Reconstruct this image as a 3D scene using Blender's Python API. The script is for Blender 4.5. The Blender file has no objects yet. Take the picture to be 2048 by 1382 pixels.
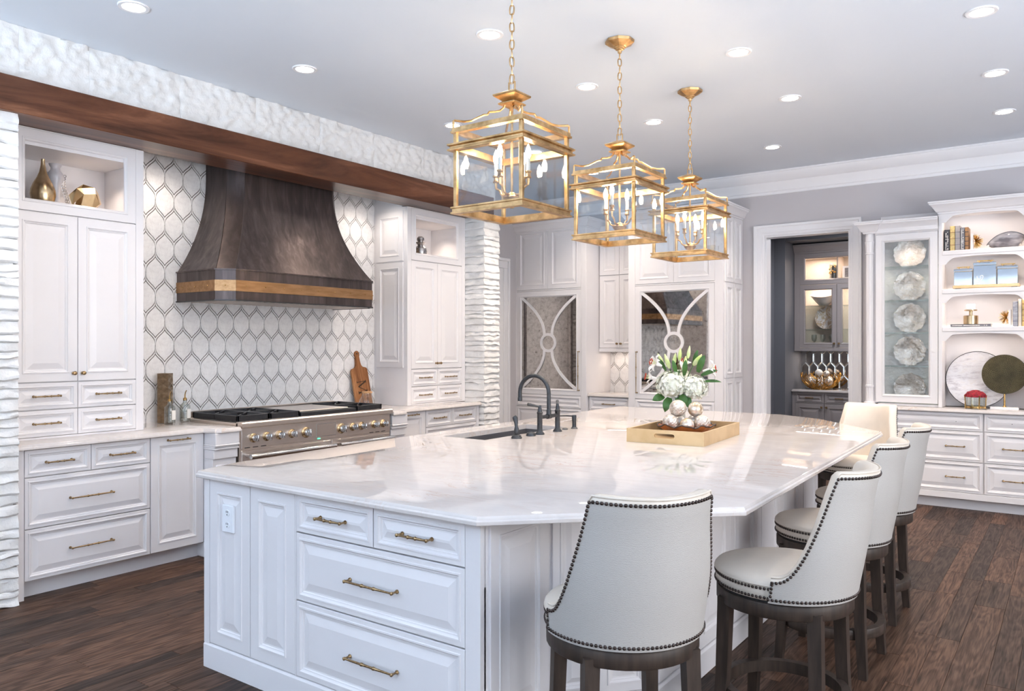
import bpy, math, random
from mathutils import Vector, Matrix, noise
from mathutils.geometry import tessellate_polygon

random.seed(7)
sc = bpy.context.scene
col = sc.collection
PI = math.pi
R = math.radians

# ------------------------------------------------------------------ camera, world, big lights, exposure
H = 3.37                                   # ceiling height
cam_d = bpy.data.cameras.new('camera')
cam_d.sensor_width = 36.0
cam_d.lens = 36.0 * 1557.0 / 2048.0
cam_d.clip_start = 0.05
cam = bpy.data.objects.new('camera', cam_d)
cam.location = (0, 0, 1.5)
cam.rotation_euler = (R(90), 0, R(35.87))
col.objects.link(cam)
sc.camera = cam

world = bpy.data.worlds.new('world')
sc.world = world
world.use_nodes = True
wn = world.node_tree
bg = wn.nodes['Background']
bg.inputs[0].default_value = (0.75, 0.86, 1.0, 1)
bg.inputs[1].default_value = 0.9

def area(name, loc, rot, sx, sy, power, color):
    d = bpy.data.lights.new(name, 'AREA')
    d.shape = 'RECTANGLE'; d.size = sx; d.size_y = sy
    d.energy = power; d.color = color
    o = bpy.data.objects.new(name, d)
    o.location = loc; o.rotation_euler = rot
    col.objects.link(o)
    return o

# daylight arriving through the two big windows behind and beside the camera
# (skylight straight in; two unseen uplights are added outside to brighten the ceiling)
area('window_skylight', (-1.6, -3.78, 1.75), (R(90), 0, 0), 6.4, 2.5, 30, (0.92, 0.96, 1.0))
area('added_uplight', (-1.6, -6.0, .02), (R(180), 0, 0), 7.5, 4.2, 2300, (0.64, 0.82, 1.0))
area('window_skylight', (3.78, 2.4, 1.75), (R(90), 0, R(90)), 5.6, 2.5, 135, (1.0, 0.975, 0.96))
area('added_uplight', (6.0, 2.4, .02), (R(180), 0, 0), 4.2, 7.0, 900, (0.84, 0.90, 1.0))

vs = sc.view_settings
vs.view_transform = 'Standard'
vs.look = 'None'
vs.gamma = 1.0
vs.use_curve_mapping = False
vs.exposure = 0.84
try:
    cy_ = sc.cycles
    cy_.use_denoising = True
    cy_.max_bounces = 8
    cy_.diffuse_bounces = 3
    cy_.use_adaptive_sampling = True
    cy_.adaptive_threshold = .1
    cy_.adaptive_min_samples = 24
    cy_.glossy_bounces = 3
    cy_.transmission_bounces = 6
    cy_.transparent_max_bounces = 14
    cy_.sample_clamp_indirect = 6.0
    cy_.caustics_reflective = False
    cy_.caustics_refractive = False
except Exception:
    pass

# ------------------------------------------------------------------ materials
MATS = {}
def _n(nt, t, **kw):
    n = nt.nodes.new(t)
    for k, v in kw.items():
        if k in n.inputs.keys() if hasattr(n.inputs, 'keys') else False:
            n.inputs[k].default_value = v
        else:
            try: setattr(n, k, v)
            except Exception: pass
    return n

def newmat(name):
    m = bpy.data.materials.new(name)
    m.use_nodes = True
    nt = m.node_tree
    b = nt.nodes['Principled BSDF']
    MATS[name] = m
    return m, nt, b

def setb(b, **kw):
    names = dict(base='Base Color', rough='Roughness', metal='Metallic', spec='Specular IOR Level', coat='Coat Weight',
                 coatr='Coat Roughness', emit='Emission Color', emits='Emission Strength', trans='Transmission Weight', ior='IOR',
                 aniso='Anisotropic', alpha='Alpha', sheen='Sheen Weight')
    for k, v in kw.items():
        b.inputs[names[k]].default_value = v

def coords(nt, scale=(1, 1, 1), kind='Object', rot=(0, 0, 0)):
    tc = nt.nodes.new('ShaderNodeTexCoord')
    mp = nt.nodes.new('ShaderNodeMapping')
    mp.inputs['Scale'].default_value = scale
    mp.inputs['Rotation'].default_value = rot
    nt.links.new(tc.outputs[kind], mp.inputs['Vector'])
    return mp.outputs['Vector']

def nz(nt, vec, scale, detail=4, rough=.55, dist=0.0):
    n = nt.nodes.new('ShaderNodeTexNoise')
    n.inputs['Scale'].default_value = scale
    n.inputs['Detail'].default_value = detail
    n.inputs['Roughness'].default_value = rough
    n.inputs['Distortion'].default_value = dist
    if vec is not None: nt.links.new(vec, n.inputs['Vector'])
    return n.outputs['Fac']

def ramp(nt, fac, stops):
    r = nt.nodes.new('ShaderNodeValToRGB')
    e = r.color_ramp.elements
    while len(e) > 1: e.remove(e[0])
    e[0].position = stops[0][0]; e[0].color = (*stops[0][1], 1)
    for p, c in stops[1:]:
        k = e.new(p); k.color = (*c, 1)
    nt.links.new(fac, r.inputs['Fac'])
    return r.outputs['Color']

def bump(nt, b, h, strength=.2, dist=.01):
    bp = nt.nodes.new('ShaderNodeBump')
    bp.inputs['Strength'].default_value = strength
    bp.inputs['Distance'].default_value = dist
    nt.links.new(h, bp.inputs['Height'])
    nt.links.new(bp.outputs['Normal'], b.inputs['Normal'])

def mapr(nt, v, a, b_, c, d):
    m = nt.nodes.new('ShaderNodeMapRange')
    for i, q in zip((1, 2, 3, 4), (a, b_, c, d)): m.inputs[i].default_value = q
    nt.links.new(v, m.inputs[0])
    return m.outputs[0]

def pm(name, c1, rough=.5, metal=0.0, c2=None, nscale=6, nstretch=(1, 1, 1), bscale=0, bstr=.1, bdist=.003, detail=4, **kw):
    """plain procedural material: two close tones mixed by noise, optional fine relief"""
    m, nt, b = newmat(name)
    c2 = c2 or tuple(x * .94 for x in c1)
    v = coords(nt, nstretch)
    f = nz(nt, v, nscale, detail)
    cc = ramp(nt, f, [(.36, c2), (.64, c1)])
    nt.links.new(cc, b.inputs['Base Color'])
    setb(b, rough=rough, metal=metal, **kw)
    if bscale:
        bump(nt, b, nz(nt, v, bscale, 3), bstr, bdist)
    return m

pm('cabinet_paint', (.80, .775, .785), .38, c2=(.775, .75, .762), nscale=2)
pm('wall_paint', (.54, .51, .525), .7, c2=(.545, .52, .535), nscale=2, bscale=180, bstr=.03)
pm('ceiling_paint', (.715, .755, .82), .5, c2=(.705, .745, .81), nscale=1.2)
pm('trim_paint', (.84, .825, .84), .35, c2=(.82, .805, .82), nscale=2)
pm('pantry_paint', (.20, .207, .232), .6, c2=(.19, .197, .22), nscale=2)
pm('taupe_paint', (.40, .365, .36), .42, c2=(.385, .35, .345), nscale=2)
pm('brass_pull', (.46, .32, .17), .3, 1.0, c2=(.24, .16, .085), nscale=60)
pm('brass', (.68, .44, .17), .26, 1.0, c2=(.52, .32, .11), nscale=20)
pm('gilt_iron', (.76, .50, .25), .36, 1.0, c2=(.40, .24, .10), nscale=14, nstretch=(1, 1, 1), bscale=90, bstr=.08)
pm('gilt_candle', (.9, .86, .78), .5)
pm('stainless', (.80, .72, .66), .33, 1.0, c2=(.72, .645, .59), nscale=30, nstretch=(40, 1, 40), aniso=.3)
pm('chrome', (.80, .80, .80), .12, 1.0, c2=(.72, .72, .72), nscale=5)
pm('cast_iron', (.022, .023, .027), .42, 0.2, c2=(.016, .016, .02), nscale=40, bscale=200, bstr=.1)
pm('black_glass', (.012, .012, .014), .08)
pm('dark_steel', (.06, .058, .06), .35, .8)
pm('gunmetal', (.075, .08, .088), .42, .75, c2=(.055, .058, .064), nscale=50, bscale=300, bstr=.05)
pm('sink_composite', (.10, .098, .105), .45, c2=(.08, .078, .085), nscale=120)
pm('stool_wood', (.062, .043, .034), .45, c2=(.034, .025, .020), nscale=9, nstretch=(4, 4, .6), spec=.3)
pm('nail_bronze', (.075, .055, .05), .3, .85, c2=(.045, .034, .03), nscale=40)
pm('leather', (.71, .635, .55), .42, c2=(.67, .595, .515), nscale=7, bscale=0)
pm('gold_leaf', (.70, .51, .29), .38, .5, c2=(.60, .42, .22), nscale=7, bscale=60, bstr=.05)
pm('gold_satin', (.62, .47, .30), .27, 1.0, c2=(.50, .36, .20), nscale=12)
pm('silver_leaf', (.62, .60, .60), .3, 1.0, c2=(.30, .29, .30), nscale=25)
pm('grey_ceramic', (.62, .60, .62), .3, c2=(.52, .50, .53), nscale=16)
pm('mercury_ball', (.86, .81, .75), .3, .4, c2=(.52, .43, .35), nscale=48, bscale=45, bstr=.9, bdist=.01)
pm('mercury_shine', (.88, .84, .79), .16, .6, c2=(.60, .44, .26), nscale=16)
pm('pearl', (.86, .82, .77), .25, .2, c2=(.78, .72, .66), nscale=8)
pm('petal_white', (.84, .84, .78), .55, c2=(.72, .75, .62), nscale=40)
pm('lily_white', (.86, .83, .82), .45, c2=(.86, .84, .80), nscale=10)
pm('bud_green', (.52, .66, .20), .45, c2=(.72, .76, .48), nscale=18)
pm('leaf_green', (.06, .17, .035), .42, c2=(.035, .10, .02), nscale=12)
pm('stamen_red', (.42, .05, .02), .6)
pm('copper_bowl', (.55, .19, .06), .34, .35, c2=(.32, .10, .035), nscale=9)
pm('bowl_rim', (.06, .04, .035), .5)
pm('plastic_white', (.86, .88, .92), .35)
pm('slot_dark', (.02, .02, .02), .6)
pm('red_moss', (.42, .012, .03), .7, c2=(.16, .004, .012), nscale=60, bscale=90, bstr=1.0, bdist=.01)
pm('marble_white', (.86, .85, .86), .2, c2=(.78, .77, .79), nscale=9)
pm('cork', (.58, .33, .16), .7, c2=(.46, .25, .11), nscale=60)
pm('paper', (.82, .80, .76), .8)
pm('book_gold', (.66, .52, .24), .5, c2=(.5, .38, .15), nscale=60)
pm('book_grey', (.36, .34, .34), .6, c2=(.28, .26, .27), nscale=50, nstretch=(1, 1, 12))
pm('book_charcoal', (.05, .05, .06), .5, c2=(.03, .03, .04), nscale=30)
pm('book_tan', (.40, .22, .10), .5, c2=(.26, .13, .05), nscale=30)
pm('book_slate', (.22, .225, .25), .55, c2=(.12, .12, .15), nscale=14, nstretch=(1, 1, 3))
pm('book_marble', (.42, .44, .50), .4, c2=(.16, .17, .22), nscale=12, nstretch=(1, 1, 2.5))
pm('book_cream', (.66, .62, .56), .7, c2=(.58, .54, .49), nscale=30)
pm('book_ink', (.72, .70, .66), .6)
pm('linen', (.66, .58, .50), .85, c2=(.60, .52, .45), nscale=80)
pm('vase_bronze', (.36, .27, .18), .33, .9, c2=(.22, .16, .10), nscale=25)
pm('burnt', (.05, .025, .012), .8)
pm('grout_brown', (.105, .075, .065), .8)
pm('plank_gap', (.018, .012, .010), .9)
pm('mirror_blue', (.54, .57, .59), .05, 1.0, c2=(.48, .51, .53), nscale=3)
pm('mirror_pantry', (.40, .36, .33), .06, 1.0, c2=(.30, .27, .25), nscale=8)
pm('mirror_bevel', (.78, .80, .80), .12, .9, c2=(.55, .60, .60), nscale=40)
pm('silver_sheen', (.70, .64, .60), .24, .55, c2=(.50, .44, .41), nscale=14, bscale=14, bstr=.9, bdist=.015)
pm('copper_wire', (.62, .33, .07), .35, .8, c2=(.40, .19, .03), nscale=25)

pm('disc_bronze', (.10, .085, .05), .45, .7, c2=(.05, .043, .028), nscale=14)
pm('smoke_swirl', (.58, .55, .57), .12, c2=(.16, .15, .17), nscale=7, nstretch=(1, 1, 2.5), detail=2)
# hood: dark patinated bronze with vertical streaks
m, nt, b = newmat('hood_bronze')
v = coords(nt, (9, 9, .9))
f1 = nz(nt, v, 2.2, 6, .6, .6)
v2 = coords(nt, (2.2, 2.2, .9), rot=(R(18), 0, 0))
f2 = nz(nt, v2, 2.0, 3)
mx = nt.nodes.new('ShaderNodeMix'); mx.data_type = 'RGBA'
c1 = ramp(nt, f1, [(.3, (.045, .036, .036)), (.52, (.095, .076, .074)), (.72, (.20, .16, .15))])
c2 = ramp(nt, f2, [(.35, (.055, .044, .044)), (.7, (.155, .12, .112))])
mx.inputs[0].default_value = .5
nt.links.new(c1, mx.inputs[6]); nt.links.new(c2, mx.inputs[7])
nt.links.new(mx.outputs[2], b.inputs['Base Color'])
nt.links.new(mapr(nt, f1, .3, .7, .40, .28), b.inputs['Roughness'])
setb(b, metal=.82)
pm('hood_strap', (.46, .27, .14), .36, 1.0, c2=(.34, .19, .09), nscale=7, nstretch=(6, 1, 6))

# walnut beam
def wood(name, stops, axis, scale, rough, coat=0., bstr=.08):
    m, nt, b = newmat(name)
    s = [7.0, 7.0, 7.0]; s[axis] = .75
    v = coords(nt, tuple(q * scale for q in s))
    f = nz(nt, v, 1.0, 8, .62, 1.6)
    f2 = nz(nt, coords(nt, tuple(q * scale * .28 for q in s)), 1.3, 3, .5, .8)
    ad = nt.nodes.new('ShaderNodeMath'); ad.operation = 'ADD'
    mu = nt.nodes.new('ShaderNodeMath'); mu.operation = 'MULTIPLY'; mu.inputs[1].default_value = .5
    nt.links.new(f, ad.inputs[0]); nt.links.new(f2, ad.inputs[1]); nt.links.new(ad.outputs[0], mu.inputs[0])
    cc = ramp(nt, mu.outputs[0], stops)
    nt.links.new(cc, b.inputs['Base Color'])
    setb(b, rough=rough, coat=coat, coatr=.2, spec=.2)
    bump(nt, b, f, bstr, .003)
    return m
wood('walnut', [(.38, (.022, .008, .005)), (.46, (.080, .029, .015)), (.53, (.145, .055, .028)), (.61, (.28, .125, .068))], 1, .62, .3, .1)
wood('acacia', [(.35, (.10, .035, .012)), (.47, (.30, .125, .05)), (.56, (.42, .19, .08)), (.68, (.56, .30, .14))], 2, 3.2, .38)
wood('pale_wood', [(.35, (.42, .22, .09)), (.6, (.62, .38, .18))], 0, 3, .5)

# floor planks: oak grain, tone per plank from a mesh attribute
m, nt, b = newmat('oak_plank')
at = nt.nodes.new('ShaderNodeAttribute'); at.attribute_name = 'tone'
sep = nt.nodes.new('ShaderNodeSeparateColor')
nt.links.new(at.outputs['Color'], sep.inputs[0])
tc = nt.nodes.new('ShaderNodeTexCoord')
ofs = nt.nodes.new('ShaderNodeVectorMath'); ofs.operation = 'SCALE'; ofs.inputs[3].default_value = 37.0
nt.links.new(at.outputs['Color'], ofs.inputs[0])
adv = nt.nodes.new('ShaderNodeVectorMath'); adv.operation = 'ADD'
nt.links.new(tc.outputs['Object'], adv.inputs[0]); nt.links.new(ofs.outputs[0], adv.inputs[1])
mp = nt.nodes.new('ShaderNodeMapping'); mp.inputs['Scale'].default_value = (9, 1.25, 1)
nt.links.new(adv.outputs[0], mp.inputs[0])
g0 = nz(nt, mp.outputs[0], 1.1, 3, .5, .5)
wv = nt.nodes.new('ShaderNodeMath'); wv.operation = 'MULTIPLY'; wv.inputs[1].default_value = 52.0
nt.links.new(g0, wv.inputs[0])
sn = nt.nodes.new('ShaderNodeMath'); sn.operation = 'SINE'
nt.links.new(wv.outputs[0], sn.inputs[0])                         # cathedral rings
mp2 = nt.nodes.new('ShaderNodeMapping'); mp2.inputs['Scale'].default_value = (120, 5, 1)
nt.links.new(adv.outputs[0], mp2.inputs[0])
g1 = nz(nt, mp2.outputs[0], 1.0, 3)                               # open pores
rg = mapr(nt, sn.outputs[0], -1, 1, .35, .66)
av = nt.nodes.new('ShaderNodeMath'); av.operation = 'MULTIPLY_ADD'; av.inputs[1].default_value = .42
nt.links.new(rg, av.inputs[0])
hf = nt.nodes.new('ShaderNodeMath'); hf.operation = 'MULTIPLY'; hf.inputs[1].default_value = .58
nt.links.new(g1, hf.inputs[0]); nt.links.new(hf.outputs[0], av.inputs[2])
grain = av.outputs[0]
dark = ramp(nt, grain, [(.36, (.013, .0075, .006)), (.50, (.033, .020, .015)), (.64, (.062, .037, .026))])
lite = ramp(nt, grain, [(.36, (.032, .016, .010)), (.50, (.094, .048, .030)), (.64, (.16, .086, .054))])
mx = nt.nodes.new('ShaderNodeMix'); mx.data_type = 'RGBA'
big = nz(nt, mp.outputs[0], .35, 2)
tm = nt.nodes.new('ShaderNodeMath'); tm.operation = 'MULTIPLY_ADD'; tm.inputs[1].default_value = .9
nt.links.new(big, tm.inputs[0])
t2 = nt.nodes.new('ShaderNodeMath'); t2.operation = 'ADD'; t2.inputs[1].default_value = -.45
nt.links.new(sep.outputs[0], t2.inputs[0]); nt.links.new(t2.outputs[0], tm.inputs[2])
tm.use_clamp = True
nt.links.new(tm.outputs[0], mx.inputs[0]); nt.links.new(dark, mx.inputs[6]); nt.links.new(lite, mx.inputs[7])
nt.links.new(mx.outputs[2], b.inputs['Base Color'])
nt.links.new(mapr(nt, grain, .3, .7, .5, .38), b.inputs['Roughness'])
setb(b, spec=.16)
bump(nt, b, grain, .12, .002)

# quartzite worktop: white with faint rose and tan veins
def stone_top(name, rough, tint):
    m, nt, b = newmat(name)
    v = coords(nt, (1.1, 4.2, 1), rot=(0, 0, R(-14)))
    f = nz(nt, v, 1.7, 8, .6, .9)
    cc = ramp(nt, f, [(.28, tuple(q * .97 for q in tint)), (.45, tint), (.53, tuple(min(1, q * 1.05) for q in tint)), (.62, tint), (.76, (tint[0] * .96, tint[1] * .89, tint[2] * .86))])
    f2 = nz(nt, coords(nt, (1.3, 3.0, 1), rot=(0, 0, R(-20))), 1.3, 6, .65, 1.4)
    vein = ramp(nt, f2, [(.485, (0, 0, 0)), (.5, (1, 1, 1)), (.515, (0, 0, 0))])
    msk = nz(nt, coords(nt, (1, 1, 1)), 1.6, 2)
    mm = nt.nodes.new('ShaderNodeMath'); mm.operation = 'MULTIPLY'
    nt.links.new(vein, mm.inputs[0]); nt.links.new(mapr(nt, msk, .46, .62, 0, .6), mm.inputs[1])
    mx = nt.nodes.new('ShaderNodeMix'); mx.data_type = 'RGBA'
    nt.links.new(mm.outputs[0], mx.inputs[0]); nt.links.new(cc, mx.inputs[6])
    mx.inputs[7].default_value = (.55, .36, .25, 1)
    nt.links.new(mx.outputs[2], b.inputs['Base Color'])
    setb(b, rough=rough, spec=.6)
    return m
stone_top('quartzite', .02, (.655, .605, .58))

# split-face white stone
m, nt, b = newmat('split_stone')
v = coords(nt)
f = nz(nt, v, 7, 6, .6)
nt.links.new(ramp(nt, f, [(.3, (.74, .725, .71)), (.6, (.82, .81, .80))]), b.inputs['Base Color'])
setb(b, rough=.75)
bump(nt, b, nz(nt, v, 34, 6, .65), .7, .008)
# tumbled marble mosaic
m, nt, b = newmat('mosaic_marble')
v = coords(nt)
f = nz(nt, v, 26, 6, .7)
sp = nz(nt, v, 75, 2)
mx = nt.nodes.new('ShaderNodeMix'); mx.data_type = 'RGBA'
nt.links.new(mapr(nt, sp, .64, .74, 0, .5), mx.inputs[0])
nt.links.new(ramp(nt, f, [(.3, (.70, .68, .685)), (.5, (.81, .795, .795)), (.7, (.87, .855, .855))]), mx.inputs[6])
mx.inputs[7].default_value = (.40, .385, .39, 1)
nt.links.new(mx.outputs[2], b.inputs['Base Color'])
setb(b, rough=.42)
bump(nt, b, f, .12, .003)
pm('mosaic_strip', (.84, .825, .825), .32, c2=(.79, .775, .775), nscale=20)

# stool back fabric: embossed hide
m, nt, b = newmat('embossed_hide')
v = coords(nt, (1, 1, 1))
w = nt.nodes.new('ShaderNodeTexWave'); w.bands_direction = 'Z'
w.inputs['Scale'].default_value = 95; w.inputs['Distortion'].default_value = 7; w.inputs['Detail'].default_value = 3; w.inputs['Detail Scale'].default_value = 1.4
nt.links.new(v, w.inputs['Vector'])
nt.links.new(ramp(nt, w.outputs['Fac'], [(.2, (.43, .405, .38)), (.7, (.51, .485, .455))]), b.inputs['Base Color'])
setb(b, rough=.5)
bump(nt, b, w.outputs['Fac'], .16, .002)

# antiqued mirror
m, nt, b = newmat('antique_mirror')
v = coords(nt)
f = nz(nt, v, 9, 6, .7)
sp = nz(nt, v, 28, 5, .7)
cc = ramp(nt, sp, [(.30, (.10, .09, .08)), (.37, (.44, .41, .38)), (.6, (.60, .57, .54))])
nt.links.new(cc, b.inputs['Base Color'])
setb(b, metal=1.0)
nt.links.new(mapr(nt, f, .35, .75, .01, .05), b.inputs['Roughness'])

# clear glass for thin panes and vessels
def glass(name, tint, refl=1.0, rough=.02, bumps=0):
    m = bpy.data.materials.new(name); m.use_nodes = True
    MATS[name] = m
    nt = m.node_tree
    nt.nodes.remove(nt.nodes['Principled BSDF'])
    out = nt.nodes['Material Output']
    tr = nt.nodes.new('ShaderNodeBsdfTransparent'); tr.inputs[0].default_value = (*tint, 1)
    gl = nt.nodes.new('ShaderNodeBsdfGlossy'); gl.inputs['Roughness'].default_value = rough
    lw = nt.nodes.new('ShaderNodeLayerWeight'); lw.inputs[0].default_value = .5
    p5 = nt.nodes.new('ShaderNodeMath'); p5.operation = 'POWER'; p5.inputs[1].default_value = 4.0
    nt.links.new(lw.outputs['Facing'], p5.inputs[0])
    sch = nt.nodes.new('ShaderNodeMath'); sch.operation = 'MULTIPLY_ADD'; sch.inputs[1].default_value = .55; sch.inputs[2].default_value = .045
    nt.links.new(p5.outputs[0], sch.inputs[0])
    f = nz(nt, coords(nt), 12 if not bumps else bumps, 3)
    mul = nt.nodes.new('ShaderNodeMath'); mul.operation = 'MULTIPLY'
    nt.links.new(sch.outputs[0], mul.inputs[0]); mul.use_clamp = True
    nt.links.new(mapr(nt, f, .3, .7, refl * .95, refl * 1.05), mul.inputs[1])
    if bumps:
        bp = nt.nodes.new('ShaderNodeBump'); bp.inputs['Strength'].default_value = .8; bp.inputs['Distance'].default_value = .02
        nt.links.new(f, bp.inputs['Height'])
        nt.links.new(bp.outputs[0], gl.inputs['Normal']); nt.links.new(bp.outputs[0], lw.inputs['Normal'])
    mx = nt.nodes.new('ShaderNodeMixShader')
    nt.links.new(mul.outputs[0], mx.inputs[0]); nt.links.new(tr.outputs[0], mx.inputs[1]); nt.links.new(gl.outputs[0], mx.inputs[2])
    nt.links.new(mx.outputs[0], out.inputs[0])
    return m
glass('clear_glass', (.97, .98, .98))
glass('lantern_glass', (.93, .945, .955), 1.3)
glass('wavy_glass', (.97, .975, .965), 1.7, .05, 26)
glass('shelf_glass', (.90, .975, .965), 1.4)
glass('vessel_glass', (.90, .92, .91), 2.2)
glass('pane_glass', (.98, .98, .98), .8)

def emitter(name, color, strength):
    m, nt, b = newmat(name)
    f = nz(nt, coords(nt), 3, 2)
    nt.links.new(mapr(nt, f, .3, .7, strength * .97, strength * 1.03), b.inputs['Emission Strength'])
    setb(b, base=(*color, 1), emit=(*color, 1))
    return m
emitter('bulb_glow', (1.0, .78, .52), 150)
emitter('downlight_lens', (1.0, .95, .88), 14)
emitter('led_strip', (1.0, .82, .66), 9)
emitter('indicator_green', (.1, .9, .45), 1.2)

# ------------------------------------------------------------------ mesh helpers
class MB:
    def __init__(self): self.v = []; self.f = []
    def add(self, vs, fs):
        o = len(self.v)
        self.v += [tuple(p) for p in vs]
        self.f += [tuple(i + o for i in q) for q in fs]
        return self
    def box(self, x0, x1, y0, y1, z0, z1, bev=0.0):
        if x1 < x0: x0, x1 = x1, x0
        if y1 < y0: y0, y1 = y1, y0
        if z1 < z0: z0, z1 = z1, z0
        if bev <= 0:
            return self.add([(x0, y0, z0), (x1, y0, z0), (x1, y1, z0), (x0, y1, z0), (x0, y0, z1), (x1, y0, z1), (x1, y1, z1), (x0, y1, z1)],
                            [(3, 2, 1, 0), (4, 5, 6, 7), (0, 1, 5, 4), (1, 2, 6, 5), (2, 3, 7, 6), (3, 0, 4, 7)])
        e = min(bev, (x1 - x0) * .45, (y1 - y0) * .45, (z1 - z0) * .45)
        vs = []
        for sx in (0, 1):
            for sy in (0, 1):
                for sz in (0, 1):
                    X, Y, Z = (x0, x1)[sx], (y0, y1)[sy], (z0, z1)[sz]
                    dx, dy, dz = (e, -e)[sx], (e, -e)[sy], (e, -e)[sz]
                    vs += [(X, Y + dy, Z + dz), (X + dx, Y, Z + dz), (X + dx, Y + dy, Z)]
        def i(sx, sy, sz, k): return (sx * 4 + sy * 2 + sz) * 3 + k
        fs = [(i(0, 0, 0, 0), i(0, 0, 1, 0), i(0, 1, 1, 0), i(0, 1, 0, 0)), (i(1, 0, 0, 0), i(1, 1, 0, 0), i(1, 1, 1, 0), i(1, 0, 1, 0)),
              (i(0, 0, 0, 1), i(1, 0, 0, 1), i(1, 0, 1, 1), i(0, 0, 1, 1)), (i(0, 1, 0, 1), i(0, 1, 1, 1), i(1, 1, 1, 1), i(1, 1, 0, 1)),
              (i(0, 0, 0, 2), i(0, 1, 0, 2), i(1, 1, 0, 2), i(1, 0, 0, 2)), (i(0, 0, 1, 2), i(1, 0, 1, 2), i(1, 1, 1, 2), i(0, 1, 1, 2))]
        for a in (0, 1):
            for b_ in (0, 1):
                fs.append((i(a, b_, 0, 0), i(a, b_, 1, 0), i(a, b_, 1, 1), i(a, b_, 0, 1)))
                fs.append((i(a, 0, b_, 0), i(a, 1, b_, 0), i(a, 1, b_, 2), i(a, 0, b_, 2)))
                fs.append((i(0, a, b_, 1), i(1, a, b_, 1), i(1, a, b_, 2), i(0, a, b_, 2)))
                for c in (0, 1): fs.append((i(a, b_, c, 0), i(a, b_, c, 1), i(a, b_, c, 2)))
        return self.add(vs, fs)
    def prism(self, pts, a0, a1, plane='xy'):
        """extrude a 2-D polygon; plane names the two axes of pts"""
        n = len(pts)
        def put(p, a):
            if plane == 'xy': return (p[0], p[1], a)
            if plane == 'xz': return (p[0], a, p[1])
            return (a, p[0], p[1])
        vs = [put(p, a0) for p in pts] + [put(p, a1) for p in pts]
        fs = [tuple(range(n))[::-1], tuple(range(n, 2 * n))]
        fs += [(i, (i + 1) % n, n + (i + 1) % n, n + i) for i in range(n)]
        return self.add(vs, fs)
    def lathe(self, prof, c=(0, 0, 0), n=20, axis='z', sx=1.0, sy=1.0, a0=0.0):
        vs, fs = [], []
        m = len(prof)
        for k in range(n):
            a = a0 + 2 * PI * k / n
            ca, sa = math.cos(a) * sx, math.sin(a) * sy
            for r, z in prof:
                if axis == 'z': vs.append((c[0] + r * ca, c[1] + r * sa, c[2] + z))
                elif axis == 'y': vs.append((c[0] + r * ca, c[1] + z, c[2] + r * sa))
                else: vs.append((c[0] + z, c[1] + r * ca, c[2] + r * sa))
        for k in range(n):
            k2 = (k + 1) % n
            for j in range(m - 1):
                fs.append((k * m + j, k2 * m + j, k2 * m + j + 1, k * m + j + 1))
        loop = prof[0] == prof[-1]
        if prof[0][0] > 1e-5 and not loop: fs.append(tuple(k * m for k in range(n))[::-1])
        if prof[-1][0] > 1e-5 and not loop: fs.append(tuple(k * m + m - 1 for k in range(n)))
        return self.add(vs, fs)
    def tube(self, pts, r, n=8, closed=False, flat=1.0):
        pts = [Vector(p) for p in pts]
        N = len(pts)
        rs = r if isinstance(r, (list, tuple)) else [r] * N
        vs, fs = [], []
        up = None
        for i in range(N):
            if closed: t = pts[(i + 1) % N] - pts[i - 1]
            else: t = pts[min(i + 1, N - 1)] - pts[max(i - 1, 0)]
            if t.length < 1e-9: t = Vector((0, 0, 1))
            t.normalize()
            if up is None:
                up = Vector((0, 0, 1)) if abs(t.z) < .9 else Vector((1, 0, 0))
            s = t.cross(up)
            if s.length < 1e-6: s = t.cross(Vector((0, 1, 0)))
            s.normalize(); up = s.cross(t).normalized()
            for k in range(n):
                a = 2 * PI * (k + .5) / n
                vs.append(pts[i] + s * (math.cos(a) * rs[i]) + up * (math.sin(a) * rs[i] * flat))
        L = N if closed else N - 1
        for i in range(L):
            i2 = (i + 1) % N
            for k in range(n):
                k2 = (k + 1) % n
                fs.append((i * n + k, i2 * n + k, i2 * n + k2, i * n + k2))
        if not closed:
            fs.append(tuple(range(n))); fs.append(tuple((N - 1) * n + k for k in range(n))[::-1])
        return self.add(vs, fs)
    def sweep(self, path, prof, closed=True, cprof=True):
        """mitred sweep of a profile (offset to the right of travel, height) along an XY path"""
        N = len(path); m = len(prof); vs = []; fs = []
        for i in range(N):
            p = Vector(path[i][:2])
            d1 = (p - Vector(path[i - 1][:2])) if (closed or i > 0) else None
            d2 = (Vector(path[(i + 1) % N][:2]) - p) if (closed or i < N - 1) else None
            if d1 is None: d1 = d2
            if d2 is None: d2 = d1
            d1 = d1.normalized(); d2 = d2.normalized()
            n1 = Vector((d1.y, -d1.x)); n2 = Vector((d2.y, -d2.x))
            nn = n1 + n2
            nn = nn / max(nn.dot(n1), .2)
            zb = path[i][2] if len(path[i]) > 2 else 0.0
            for o, z in prof: vs.append((p.x + nn.x * o, p.y + nn.y * o, zb + z))
        L = N if closed else N - 1
        K = m if cprof else m - 1
        for i in range(L):
            i2 = (i + 1) % N
            for j in range(K):
                j2 = (j + 1) % m
                fs.append((i * m + j, i2 * m + j, i2 * m + j2, i * m + j2))
        if not closed and cprof:
            fs.append(tuple(range(m))[::-1]); fs.append(tuple((N - 1) * m + j for j in range(m)))
        return self.add(vs, fs)
    def sphere(self, c, r, n=16, m=10, sx=1, sy=1, sz=1):
        prof = [(max(1e-6, r * math.sin(PI * k / m)), -r * math.cos(PI * k / m) * sz) for k in range(m + 1)]
        return self.lathe(prof, c, n, 'z', sx, sy)
    def rot(self, ang, axis='Z', c=(0, 0, 0)):
        M = Matrix.Translation(Vector(c)) @ Matrix.Rotation(ang, 4, axis) @ Matrix.Translation(-Vector(c))
        self.v = [tuple(M @ Vector(p)) for p in self.v]; return self
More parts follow.
